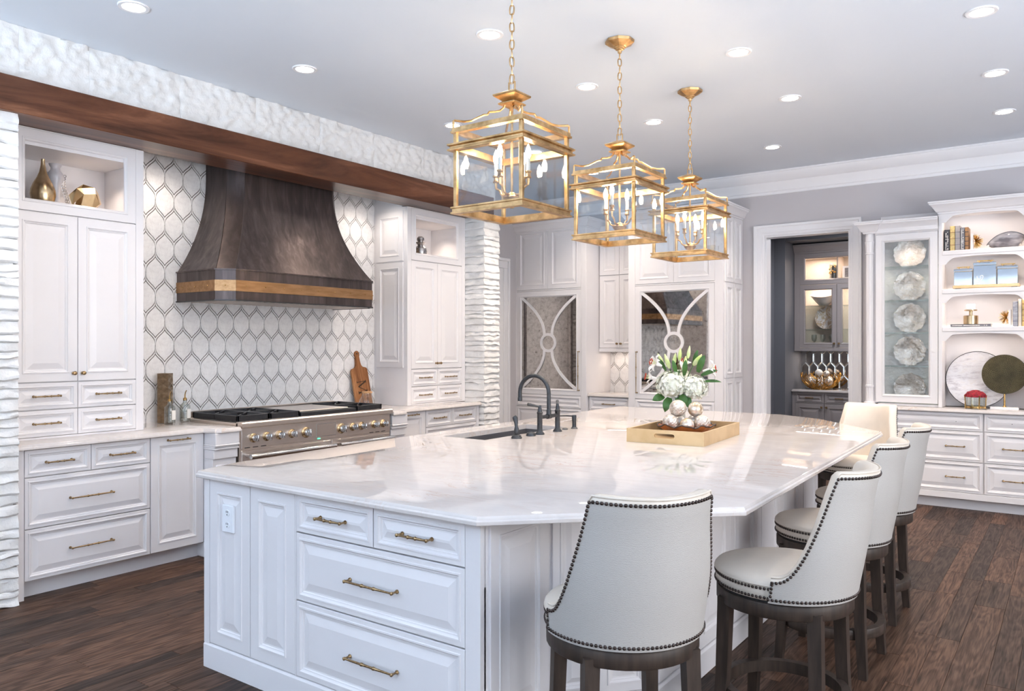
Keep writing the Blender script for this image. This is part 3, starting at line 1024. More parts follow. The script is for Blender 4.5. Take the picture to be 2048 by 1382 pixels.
for j in (1, 2, 3, 4):
    part('seam', MB().tube([(sec[j][0], sec[j][1], z) for z, sec in lv[1:]], .0035, 6), 'hood_bronze', t, 40, world=True)
sec = hood_sec(.688, .103, -5.03)
def band(name, o, z0, z1, mat, th=.006):
    part(name, MB().sweep(sec, [(o - th, z0), (o, z0 + .001), (o, z1 - .001), (o - th, z1)], False), mat, t, 0, world=True)
band('skirt', 0, 1.838, 2.062, 'hood_bronze', .02)
band('brass_strap', .006, 1.903, 1.986, 'hood_strap')
band('upper_rim', .010, 2.058, 2.070, 'hood_bronze', .03)
band('lower_rim', .010, 1.832, 1.842, 'dark_steel', .03)
mb = MB()
for j in range(5):
    p, q = Vector(sec[j]), Vector(sec[j + 1])
    d = (q - p); L = d.length; d.normalize(); nrm = Vector((d.y, -d.x))
    n = max(1, round(L / .17)) if L > .2 else 1
    for k in range(n):
        c = p + d * (L * (k + .5) / n) + nrm * .007
        mb.sphere((c.x, c.y, 1.945), .0048, 8, 5)
o = part('rivets', mb, 'brass', t, 40, world=True); o['kind'] = 'stuff'
part('underside', boxes((XL + .02, -5.065, HY - .70, HY + .70, 1.841, 1.85)), 'dark_steel', t, 0, world=True)
mb = MB()
for k in range(24):
    y = HY - .70 + 1.40 * k / 23
    mb.box(XL + .10, -5.10, y - .022, y + .006, 1.832, 1.842)
part('baffle_filter', mb, 'stainless', t, 0, world=True)
for yy in (-.42, .42):  # added bluish spots standing in for reflections under the hood
    d = bpy.data.lights.new('hood_fill', 'SPOT'); d.energy = 7; d.color = (.86, .93, 1); d.spot_size = R(110); d.spot_blend = .9; d.shadow_soft_size = .04
    o = bpy.data.objects.new('hood_fill', d); col.objects.link(o); o.parent = t; o.location = (.05, yy, .004)

# ------------------------------------------------------------------ the range (world coordinates, front towards +X)
RY0, RY1 = 3.396, 4.918
t = thing('kitchen_range', 'wide stainless professional range with black grates and brass-ringed knobs', 'range', (-5.2, HY, 0))
part('body', boxes((XL + .02, -4.885, RY0, RY1, .12, .90)), 'stainless', t, 0, world=True)
part('toe_panel', boxes((XL + .05, -4.95, RY0 + .02, RY1 - .02, .0, .12)), 'dark_steel', t, 0, world=True)
part('cooktop', boxes((XL + .02, -4.90, RY0, RY1, .90, .938), bev=.003), 'stainless', t, 0, world=True)
BN = [(-4.92, .903), (-4.852, .903), (-4.845, .908), (-4.845, .936), (-4.853, .946), (-4.875, .949), (-4.92, .944)]
part('bullnose', MB().prism(BN, RY0, RY1, 'xz'), 'stainless', t, 30, world=True)
part('backguard', boxes((XL + .014, XL + .05, RY0, RY1, .938, .985), bev=.003), 'stainless', t, 0, world=True)
cp = part('control_panel', boxes((-4.90, -4.868, RY0 + .01, RY1 - .01, .752, .903), bev=.003), 'stainless', t, 0, world=True)
def knob_range(y, z, s_):
    k = part('knob_bezel', MB().lathe([(.034 * s_, 0), (.034 * s_, .006), (.026 * s_, .012), (.026 * s_, .02)], (-4.868, y, z), 20, 'x'), 'gold_satin', cp, 40, world=True)
    mb = MB().lathe([(.023 * s_, .018), (.024 * s_, .022), (.024 * s_, .036), (.021 * s_, .041), (.0001, .042)], (-4.868, y, z), 20, 'x')
    mb.box(-4.828, -4.802, y - .0055, y + .0055, z - .024 * s_, z + .024 * s_, bev=.004)
    part('knob', mb, 'chrome', cp, 40, world=True)
for px_y in (3.505, 3.62, 3.735, 3.85): knob_range(px_y, .825, 1.0)
for px_y in (4.47, 4.57, 4.715, 4.82): knob_range(px_y, .825, 1.0)
knob_range(3.985, .822, 1.25); knob_range(4.345, .822, 1.25)
part('display_frame', boxes((-4.868, -4.864, 4.085, 4.285, .775, .878)), 'chrome', cp, 0, world=True)
part('display', boxes((-4.866, -4.862, 4.09, 4.28, .78, .873)), 'stainless', cp, 0, world=True)
part('indicator', boxes((-4.868, -4.863, 4.10, 4.125, .757, .765)), 'indicator_green', cp, 0, world=True)
mb = MB()
for y in (3.43, 3.50, 3.57, 4.66, 4.73, 4.80): mb.box(-4.869, -4.866, y, y + .045, .755, .7605)
part('vent_slots', mb, 'slot_dark', cp, 0, world=True)
# burners, grates and griddle
def grate(y0, y1):
    mb = MB(); x0, x1 = -5.52, -4.95; z0, z1 = .962, .986
    for y in (y0, y1 - .018): mb.box(x0, x1, y, y + .018, .942, z1, bev=.003)
    for xx in (x0, x1 - .018, (x0 + x1) / 2 - .009): mb.box(xx, xx + .018, y0, y1, .945, z1, bev=.003)
    yc = (y0 + y1) / 2
    for cx_ in (x0 + (x1 - x0) * .25, x0 + (x1 - x0) * .75):
        for a in range(4):
            an = R(45 + 90 * a)
            mb.box(.035, .17, -.006, .006, z0, z1, bev=.002)
            n = 24
            M = Matrix.Translation((cx_, yc, 0)) @ Matrix.Rotation(an, 4, 'Z')
            for q in range(len(mb.v) - n, len(mb.v)): mb.v[q] = tuple(M @ Vector(mb.v[q]))
    part('grate', mb, 'cast_iron', t, 0, world=True)
    for cx_ in (x0 + (x1 - x0) * .25, x0 + (x1 - x0) * .75):
        part('burner', MB().lathe([(.06, 0), (.06, .008), (.045, .012), (.045, .020), (.03, .024), (.0001, .025)], (cx_, yc, .938), 20), 'cast_iron', t, 40, world=True)
for k in range(2): grate(RY0 + .03 + k * .285, RY0 + .03 + (k + 1) * .285 - .004)
grate(RY1 - .03 - .30, RY1 - .03)
part('griddle_frame', boxes((-5.53, -4.945, 4.005, 4.58, .94, .972), bev=.004), 'cast_iron', t, 0, world=True)
part('griddle_plate', boxes((-5.50, -5.02, 4.025, 4.56, .968, .978), bev=.004), 'stainless', t, 0, world=True)
# two oven doors with tubular handles
for y0, y1, L in ((RY0 + .015, 4.245, 0), (4.25, RY1 - .015, 1)):
    d = part('oven_door', boxes((-4.93, -4.872, y0, y1, .20, .738), bev=.004), 'stainless', t, 0, world=True)
    part('window', boxes((-4.873, -4.870, y0 + .10, y1 - .10, .33, .58)), 'black_glass', d, 0, world=True)
    mb = MB().lathe([(.0001, 0), (.019, .001), (.0195, .012), (.0195, y1 - y0 - .052), (.019, y1 - y0 - .041), (.0001, y1 - y0 - .04)], (-4.795, y0 + .02, .70), 14, 'y')
    for y in (y0 + .045, y1 - .045): mb.box(-4.872, -4.795, y - .012, y + .012, .688, .712, bev=.004)
    part('handle', mb, 'chrome', d, 40, world=True)

# ------------------------------------------------------------------ island
t = thing('kitchen_island', 'white panelled kitchen island with drawers facing the room', 'kitchen island', (-2.4, 2.11, 0))
IX = -2.4
foot = [(-3.305, 2.132), (-1.66, 2.132), (-1.66, 2.54), (-1.385, 2.885), (-1.385, 5.386), (-1.80, 5.90), (-1.80, 6.35), (-3.40, 6.35), (-3.40, 2.5), (-3.305, 2.4)]
mb = MB().prism(foot, .02, .66).sweep(foot, [(0, .66), (0, .884), (-.02, .884), (-.02, .66)], True)
part('body', mb, 'cabinet_paint', t, 0, world=True)
pl = [(-3.307, 2.118), (-1.655, 2.118), (-1.655, 2.537), (-1.375, 2.882), (-1.375, 5.39), (-1.79, 5.91)]
part('base_board', MB().sweep(pl, [(0, 0), (.010, 0), (.010, .105), (.004, .113), (0, .115), (-.02, .115), (-.02, 0)], False), 'cabinet_paint', t, 0, world=True)
for q in ((-3.305, -3.262, 2.11, 2.14, .115, .884), (-1.727, -1.66, 2.11, 2.14, .115, .884), (-2.648, -2.640, 2.111, 2.14, .115, .884)):
    part('stile', boxes(q), 'cabinet_paint', t, 0, world=True)
for a, b_ in ((-3.261, -2.955), (-2.954, -2.648)):
    front(t, 'end_panel', a - IX, b_ - IX, .119, .883, s=.056, bvl=.034)
for a, b_ in ((-2.640, -2.185), (-2.183, -1.728)):
    d = front(t, 'drawer', a - IX, b_ - IX, .722, .878, s=.018, bvl=.026); pull(d, .15)
for z0, z1 in ((.438, .719), (.119, .435)):
    d = front(t, 'drawer', -2.640 - IX, -1.728 - IX, z0, z1, s=.018, bvl=.032); pull(d, .26)
# short side towards the stools, the angled face and the long seating side
def face_panel(p, q, z0, z1, s, bvl, name='side_panel'):
    p, q = Vector(p), Vector(q)
    d = (q - p); L = d.length; a = math.atan2(d.y, d.x)
    c = (p + q) / 2
    nrm = Vector((d.y, -d.x)).normalized()
    o = link(name, panel_mesh(L, z1 - z0, s, bvl, 'cabinet_paint'), t, (c.x + nrm.x * .0105 - IX, c.y + nrm.y * .0105 - 2.11, (z0 + z1) / 2), (0, 0, a))
    return o
face_panel((-1.66, 2.155), (-1.66, 2.515), .12, .88, .05, .036)
face_panel((-1.652, 2.55), (-1.533, 2.699), .12, .88, .03, .02)
face_panel((-1.530, 2.703), (-1.395, 2.872), .12, .88, .032, .022)
n = 6
for k in range(n):
    y0 = 2.93 + (5.345 - 2.93) * k / n; y1 = 2.93 + (5.345 - 2.93) * (k + 1) / n
    face_panel((-1.385, y0 + .001), (-1.385, y1 - .001), .12, .88, .06, .036)
# duplex outlet on the end panel
t2 = thing('wall_outlet', 'white duplex power outlet on the end of the island', 'outlet', (-3.107, 2.104, .715))
part('cover_plate', boxes((-.042, .042, -.004, .010, -.062, .062), bev=.003), 'plastic_white', t2, 0)
for dz in (-.027, .027):
    s_ = part('socket', MB().lathe([(.0001, -.0065), (.016, -.0065), (.0165, -.004)], (0, 0, dz), 14, 'y', 1, .9), 'plastic_white', t2, 0)
    part('socket_slots', boxes((-.0075, -.0045, -.0072, -.004, dz + .001, dz + .010), (.0045, .0075, -.0072, -.004, dz + .001, dz + .010), (-.0025, .0025, -.0072, -.004, dz - .010, dz - .005)), 'slot_dark', s_, 0)

# worktop with the sink cut-out
ipoly = [(-1.65, 2.074), (-.962, 2.776), (-1.055, 5.748), (-1.65, 6.47), (-2.02, 6.69), (-3.56, 6.68), (-3.495, 3.5), (-3.43, 2.66), (-3.412, 2.36), (-3.33, 2.082)]
hole = [(-3.30, 3.80), (-3.30, 4.74), (-2.955, 4.74), (-2.955, 3.80)]
mb = counter_mesh(ipoly, .884, .916, hole, .011)
mb.move((2.3, -4.4, 0))
single('countertop', mb, 'quartzite', 'large pale quartzite island countertop with clipped corners', 'countertop', (-2.3, 4.4, 0))
mb = MB()
x0, x1, y0, y1 = -3.315, -2.94, 3.785, 4.755
ins = .018
for zz, e in ((.8835, 0), (.8835, ins), (.70, ins + .012)):
    mb.v += [(x0 + e, y0 + e, zz), (x1 - e, y0 + e, zz), (x1 - e, y1 - e, zz), (x0 + e, y1 - e, zz)]
for k in range(2):
    for j in range(4): mb.f.append((k * 4 + j, k * 4 + (j + 1) % 4, k * 4 + 4 + (j + 1) % 4, k * 4 + 4 + j))
mb.f.append((8, 9, 10, 11))
mb.move((3.13, -4.27, -.70))
ts = thing('kitchen_sink', 'dark grey undermount sink in the island', 'sink', (-3.13, 4.27, .70))
part('basin', mb, 'sink_composite', ts, 0)
part('drain', MB().lathe([(.045, .001), (.045, .004), (.03, .005), (.0001, .002)], (0, 0, 0), 20), 'dark_steel', ts)
# ------------------------------------------------------------------ bridge faucet and fittings
CT = .916
t = thing('bridge_faucet', 'dark gunmetal bridge faucet with high arched spout and lever handles', 'faucet', (-2.849, 4.36, CT))
for s_ in (-1, 1):
    y = s_ * .108
    o = part('valve_column', MB().lathe([(.031, 0), (.031, .006), (.026, .012), (.0185, .022), (.0175, .03), (.0175, .135), (.020, .138), (.020, .146), (.015, .150), (.013, .168), (.011, .174), (.009, .19), (.0001, .192)], (0, y, 0), 16), 'gunmetal', t, 40)
    d = Vector((-.55, s_ * .83, 0)).normalized()
    pts = [(0, y, .183), (d.x * .02, y + d.y * .02, .186), (d.x * .045, y + d.y * .045, .192), (d.x * .085, y + d.y * .085, .200)]
    part('lever', MB().tube(pts, [.007, .0065, .008, .0105], 10), 'gunmetal', o, 40)
part('bridge', MB().lathe([(.0125, 0), (.0125, .216)], (0, -.108, .112), 12, 'y').lathe([(.018, -.02), (.0185, 0), (.018, .02)], (0, 0, .112), 14, 'y'), 'gunmetal', t, 40)
pts = [(0, 0, .11), (0, 0, .2), (0, 0, .262)]
for k in range(15):
    a = PI * k / 14
    pts.append((-.118 + .118 * math.cos(a), 0, .262 + .118 * math.sin(a)))
pts += [(-.236, 0, .24), (-.236, 0, .215)]
part('spout', MB().tube(pts, .0135, 14).lathe([(.0165, 0), (.0165, .035), (.0135, .04)], (0, 0, .118), 14), 'gunmetal', t, 40)
part('spout_tip', MB().lathe([(.0001, 0), (.0145, .001), (.0155, .008), (.0155, .022), (.0135, .026)], (-.236, 0, .203), 14), 'gunmetal', t, 40)
t = thing('side_sprayer', 'dark gunmetal side sprayer standing by the sink', 'sprayer', (-2.846, 3.985, CT))
part('base', MB().lathe([(.034, 0), (.034, .008), (.03, .012), (.03, .018), (.022, .022), (.016, .026)], (0, 0, 0), 18), 'gunmetal', t, 40)
part('spray_head', MB().tube([(0, 0, .022), (0, 0, .04), (0, 0, .06), (-.002, 0, .075), (-.004, 0, .1), (-.01, 0, .125), (-.018, 0, .135)], [.011, .016, .015, .010, .0125, .017, .014], 14), 'gunmetal', t, 50)
single('disposer_button', MB().lathe([(.031, 0), (.031, .008), (.028, .012), (.028, .018), (.024, .021), (.018, .022), (.016, .0255), (.0001, .026)], (0, 0, 0), 20), 'gunmetal', 'low dark gunmetal disposer button between sprayer and faucet', 'button', (-2.849, 4.148, CT), smooth=40)
single('air_gap_cap', MB().lathe([(.021, 0), (.021, .004), (.017, .008), (.009, .011), (.0001, .012)], (0, 0, 0), 18), 'gunmetal', 'flat dark gunmetal cap between faucet and soap dispenser', 'cap', (-2.875, 4.605, CT), smooth=40)
t = thing('soap_dispenser', 'dark gunmetal soap dispenser with a straight nozzle', 'soap dispenser', (-2.858, 4.70, CT))
part('body', MB().lathe([(.024, 0), (.024, .004), (.018, .008), (.0145, .014), (.0145, .05), (.016, .053), (.016, .09), (.014, .094), (.0001, .095)], (0, 0, 0), 16), 'gunmetal', t, 40)
part('nozzle', MB().tube([(0, 0, .086), (-.05, -.02, .088), (-.098, -.039, .086)], [.006, .0052, .0045], 8), 'gunmetal', t, 40)

# ------------------------------------------------------------------ tray, bowl of spheres, flowers
TA = R(4.0)
t = thing('serving_tray', 'square-cornered gold leaf tray with cut-out handles on the island', 'tray', (-1.995, 4.625, CT), TA)
hw, hl, th, hh = .24, .365, .014, .082
part('base', boxes((-hw + .002, hw - .002, -hl + .002, hl - .002, 0, .012)), 'gold_leaf', t, 0)
for s_ in (-1, 1):
    part('side', boxes((s_ * hw - (th if s_ > 0 else 0), s_ * hw + (0 if s_ > 0 else th), -hl + th, hl - th, 0.0, hh), bev=.0015), 'gold_leaf', t, 0)
    # end board with a rounded slot
    out = [(-hw, 0), (hw, 0), (hw, hh), (-hw, hh)]
    sl = []
    for k in range(9):
        a = -PI / 2 + PI * k / 8
        sl.append((.05 + .013 * math.cos(a), .047 + .013 * math.sin(a)))
    for k in range(9):
        a = PI / 2 + PI * k / 8
        sl.append((-.05 + .013 * math.cos(a), .047 + .013 * math.sin(a)))
    mb = MB()
    ya, yb = (s_ * hl - th, s_ * hl) if s_ > 0 else (s_ * hl, s_ * hl + th)
    allp = out + sl; no = len(out); ns = len(sl)
    for yy in (ya, yb): mb.v += [(p[0], yy, p[1]) for p in allp]
    tris = tessellate_polygon([[Vector((p[0], p[1], 0)) for p in out], [Vector((p[0], p[1], 0)) for p in sl]])
    M_ = len(allp)
    for tr in tris: mb.f.append(tuple(tr)); mb.f.append(tuple(q + M_ for q in tr)[::-1])
    for i in range(no): j = (i + 1) % no; mb.f.append((i, j, M_ + j, M_ + i))
    for i in range(ns): j = (i + 1) % ns; mb.f.append((no + i, no + j, M_ + no + j, M_ + no + i))
    part('handle_end', mb, 'gold_leaf', t, 0)

BX_, BY_ = -2.02, 4.70
t = thing('wooden_bowl', 'shallow copper brown bowl with a dark wavy rim in the gold tray', 'bowl', (BX_, BY_, CT + .0125))
def wavy_bowl(r0, n=56):
    mb = MB(); prof = [(.02, .0), (.08, .002), (.12, .016), (.155, .042), (.178, .066)]
    inner = [(.172, .066), (.148, .044), (.112, .021), (.07, .010), (.0, .009)]
    full = prof + inner; m = len(full)
    for k in range(n):
        a = 2 * PI * k / n
        wv_ = 1 + .05 * math.sin(a * 7) + .03 * math.sin(a * 13 + 1)
        wz = .007 * math.sin(a * 9 + .5) + .004 * math.sin(a * 17)
        for r, z in full:
            q = min(1, max(0, (r - .1) / .08))
            mb.v.append((r * (1 + (wv_ - 1) * q) * math.cos(a), r * (1 + (wv_ - 1) * q) * math.sin(a) * .96, z + wz * q))
    for k in range(n):
        k2 = (k + 1) % n
        for j in range(m - 1): mb.f.append((k * m + j, k2 * m + j, k2 * m + j + 1, k * m + j + 1))
    mb.f.append(tuple(k * m for k in range(n))[::-1])
    rim = [Vector(mb.v[k * m + 4]) for k in range(n)]
    return mb, rim
mb, rim = wavy_bowl(.17)
part('bowl', mb, 'copper_bowl', t, 50)
part('rim', MB().tube(rim, .005, 6, closed=True), 'bowl_rim', t, 50)
def ball(dx, dy, dz, r, kind, label):
    mb = MB()
    if kind == 'mercury_ball':
        n, m = 26, 16; vs = []
        for j in range(m + 1):
            ph = PI * j / m
            for k in range(n):
                a = 2 * PI * (k + .5 * (j % 2)) / n
                rr = r * (1 + (.022 if (k + j) % 2 else -.014) * math.sin(ph))
                vs.append((rr * math.sin(ph) * math.cos(a), rr * math.sin(ph) * math.sin(a), -rr * math.cos(ph)))
        fs = [(j * n + k, j * n + (k + 1) % n, (j + 1) * n + (k + 1) % n, (j + 1) * n + k) for j in range(m) for k in range(n)]
        mb.add(vs, fs); sm = 0
    else:
        mb.sphere((0, 0, 0), r, 28, 18); sm = 60
    return single('decorative_sphere', mb, kind, label, 'sphere', (BX_ + dx, BY_ + dy, CT + .0125 + dz), random.uniform(0, 3), 'spheres piled in the tray bowl', smooth=sm)
# offsets: camera looks along (-.40, .92) here, sideways is (.92, .40)
def sb(side, depth, z, r, kind, label): return ball(side * .92 - depth * .40, side * .40 + depth * .92, z, r, kind, label)
sb(-.098, -.035, .0785, .052, 'mercury_ball', 'textured champagne sphere at the vase end of the bowl')
sb(.004, -.060, .066, .047, 'mercury_shine', 'shiny mercury sphere low in the middle of the bowl')
sb(.098, -.022, .0785, .052, 'mercury_ball', 'textured champagne sphere at the far end from the vase in the bowl')
sb(.052, .082, .078, .046, 'pearl', 'plain pearly sphere half hidden at the back of the bowl')
sb(-.045, .072, .069, .046, 'pearl', 'pearly sphere hidden under the pile by the vase')
sb(-.052, .004, .168, .054, 'mercury_ball', 'textured champagne sphere on top of the pile beside the vase')
sb(.058, .018, .163, .049, 'mercury_shine', 'gold and white mercury glass sphere on top of the pile')

VX, VY = -2.168, 4.908
t = thing('glass_vase', 'clear cylindrical glass vase of flowers on the gold tray', 'vase', (VX, VY, CT + .0125))
part('vessel', MB().lathe([(.0001, 0), (.048, 0), (.05, .003), (.05, .255), (.046, .255), (.046, .012), (.0001, .012)], (0, 0, 0), 28), 'vessel_glass', t, 40)
part('water', MB().lathe([(.0001, .013), (.0452, .013), (.0452, .17), (.0001, .17)], (0, 0, 0), 24), 'clear_glass', t, 40)
t = thing('flower_bouquet', 'bouquet of white hydrangeas and lilies with green buds in the glass vase', 'bouquet', (VX, VY, CT + .03))
rf = random.Random(5)
# local frame of the view here: side s, depth d
def L_(s_, d_, z): return Vector((s_ * .92 - d_ * .40, s_ * .40 + d_ * .92, z - CT - .03))
def hydrangea(c, rx, rz, n):
    mb = MB()
    for k in range(n):
        u = rf.uniform(-.75, 1); a = rf.uniform(0, 2 * PI)
        nrm = Vector((math.sqrt(1 - u * u) * math.cos(a), math.sqrt(1 - u * u) * math.sin(a), u))
        p = Vector((c.x + nrm.x * rx, c.y + nrm.y * rx, c.z + nrm.z * rz)) * 1.0
        p += nrm * rf.uniform(-.010, .008)
        s_ = nrm.cross(Vector((0, 0, 1)) if abs(nrm.z) < .9 else Vector((1, 0, 0))).normalized(); q = nrm.cross(s_)
        a0 = rf.uniform(0, PI)
        for m_ in range(4):
            an = a0 + m_ * PI / 2
            d = s_ * math.cos(an) + q * math.sin(an); e = s_ * -math.sin(an) + q * math.cos(an)
            r_ = rf.uniform(.013, .017)
            i0 = len(mb.v)
            mb.v += [tuple(p), tuple(p + d * r_ * .55 + e * r_ * .5 + nrm * .004), tuple(p + d * r_ + nrm * rf.uniform(.001, .006)), tuple(p + d * r_ * .55 - e * r_ * .5 + nrm * .004)]
            mb.f.append((i0, i0 + 1, i0 + 2, i0 + 3))
    mb.sphere(tuple(c), rx * .9, 16, 10, 1, 1, rz / rx)
    return mb
for (s_, d_, z, rx, rz, n) in ((-.045, -.03, 1.235, .098, .088, 260), (.098, -.02, 1.215, .088, .082, 230), (.02, .10, 1.25, .08, .075, 120)):
    me = hydrangea(L_(s_, d_, z), rx, rz, n).mesh('hydrangea', 'petal_white', 0)
    link('hydrangea', me, t)
def petal_strip(base, dirv, length, width, curl, up, thick=0):
    """one tapering, recurving blade"""
    mb = MB(); n = 7
    d = dirv.normalized(); side = d.cross(up).normalized()
    for k in range(n + 1):
        u = k / n
        w = width * math.sin(PI * min(1, u * .86 + .14)) ** .8 * .5
        p = base + d * (length * (u - .12 * curl * u * u)) + up * (length * (.28 * math.sin(u * 1.7) - curl * .55 * u ** 3))
        mb.v += [tuple(p - side * w + up * .15 * w), tuple(p), tuple(p + side * w + up * .15 * w)]
    for k in range(n):
        for j in range(2): mb.f.append((k * 3 + j, k * 3 + 3 + j, k * 3 + 4 + j, k * 3 + 1 + j))
    return mb
def lily(c, axis, size):
    o = None
    axis = axis.normalized()
    s_ = axis.cross(Vector((0, 0, 1))).normalized(); q = axis.cross(s_)
    core = MB().tube([c - axis * .035, c - axis * .01, c + axis * .01], [.006, .012, .014], 8)
    o = part('lily', core, 'lily_white', t, 40)
    for k in range(6):
        an = k * PI / 3 + (.25 if k % 2 else 0)
        d = (s_ * math.cos(an) + q * math.sin(an)) * (.9 if k % 2 else 1) + axis * .45
        part('petal', petal_strip(c, d, size * (1 if k % 2 else .94), size * (.42 if k % 2 else .34), .75, axis), 'lily_white', o, 60)
    for k in range(6):
        an = k * PI / 3 + .4
        d = axis + (s_ * math.cos(an) + q * math.sin(an)) * .32
        e = c + d * .052
        part('stamen', MB().tube([c, c + d * .03, e], .0012, 5), 'bud_green', o, 40)
        part('anther', MB().sphere(tuple(e), .0045, 8, 5, 1, 1, 2), 'stamen_red', o, 40)
lily(L_(-.135, -.05, 1.375), Vector((-.55, -.75, .35)), .088)
lily(L_(-.165, -.02, 1.28), Vector((-.8, -.5, .2)), .075)
lily(L_(.195, .0, 1.335), Vector((.85, .25, .15)), .105)
lily(L_(.045, .03, 1.36), Vector((.1, -.5, .8)), .06)
def bud(p, lean, ln, w):
    a = Vector(p); d = lean.normalized()
    ps = [a + d * (ln * u) for u in (0, .12, .3, .55, .8, .95, 1)]
    part('bud', MB().tube(ps, [w * .35, w * .75, w, w * .95, w * .6, w * .25, w * .05], 10), 'bud_green', t, 60)
for s_, d_, z, lx, ln, w in ((.008, 0, 1.40, .03, .085, .013), (.065, 0, 1.412, .04, .088, .0125), (-.03, .02, 1.365, .05, .085, .0145), (-.055, -.02, 1.345, -.10, .105, .0155), (.045, -.02, 1.335, .02, .095, .0145), (.10, .02, 1.365, .22, .095, .0165), (-.10, .03, 1.375, -.15, .08, .012)):
    bud(L_(s_, d_, z), Vector((lx * .92 / .3, lx * .4 / .3, 1)), ln, w)
    p1 = L_(s_, d_, z)
    part('stem', MB().tube([L_(0, 0, 1.16), L_(s_ * .5, d_ * .5, 1.26), p1 + Vector((0, 0, .004))], .0032, 6), 'leaf_green', t, 40)
for s_, d_, z, dx, dz_, ln, w in ((.13, 0, 1.32, .35, .8, .13, .045), (.15, -.01, 1.30, .9, .25, .12, .03), (.17, 0, 1.26, .95, -.05, .12, .022), (-.01, -.03, 1.31, -.2, .9, .10, .03), (.04, -.04, 1.30, .15, .9, .11, .035), (-.09, -.03, 1.16, -.8, -.35, .09, .055), (-.055, -.04, 1.15, -.25, -.95, .11, .06),
                                (.0, -.06, 1.15, .1, -.8, .10, .045), (.06, -.05, 1.16, .15, -.85, .085, .05), (.1, .06, 1.36, .3, .9, .12, .03), (-.08, .03, 1.33, -.45, .8, .10, .026), (.02, -.06, 1.17, .4, -.6, .08, .05)):
    part('leaf', petal_strip(L_(s_, d_, z), Vector((dx * .92, dx * .4 - .12, dz_)), ln, w, .4, Vector((0.35, -.85, .35)).normalized()), 'leaf_green', t, 60)
for k in range(9):
    a = k * 2.4
    part('stem', MB().tube([Vector((.032 * math.cos(a), .032 * math.sin(a), 0)), Vector((-.006 * math.cos(a), -.006 * math.sin(a), .12)), Vector((.025 * math.cos(a + 2), .025 * math.sin(a + 2), .22))], .004, 6), 'leaf_green', t, 40)

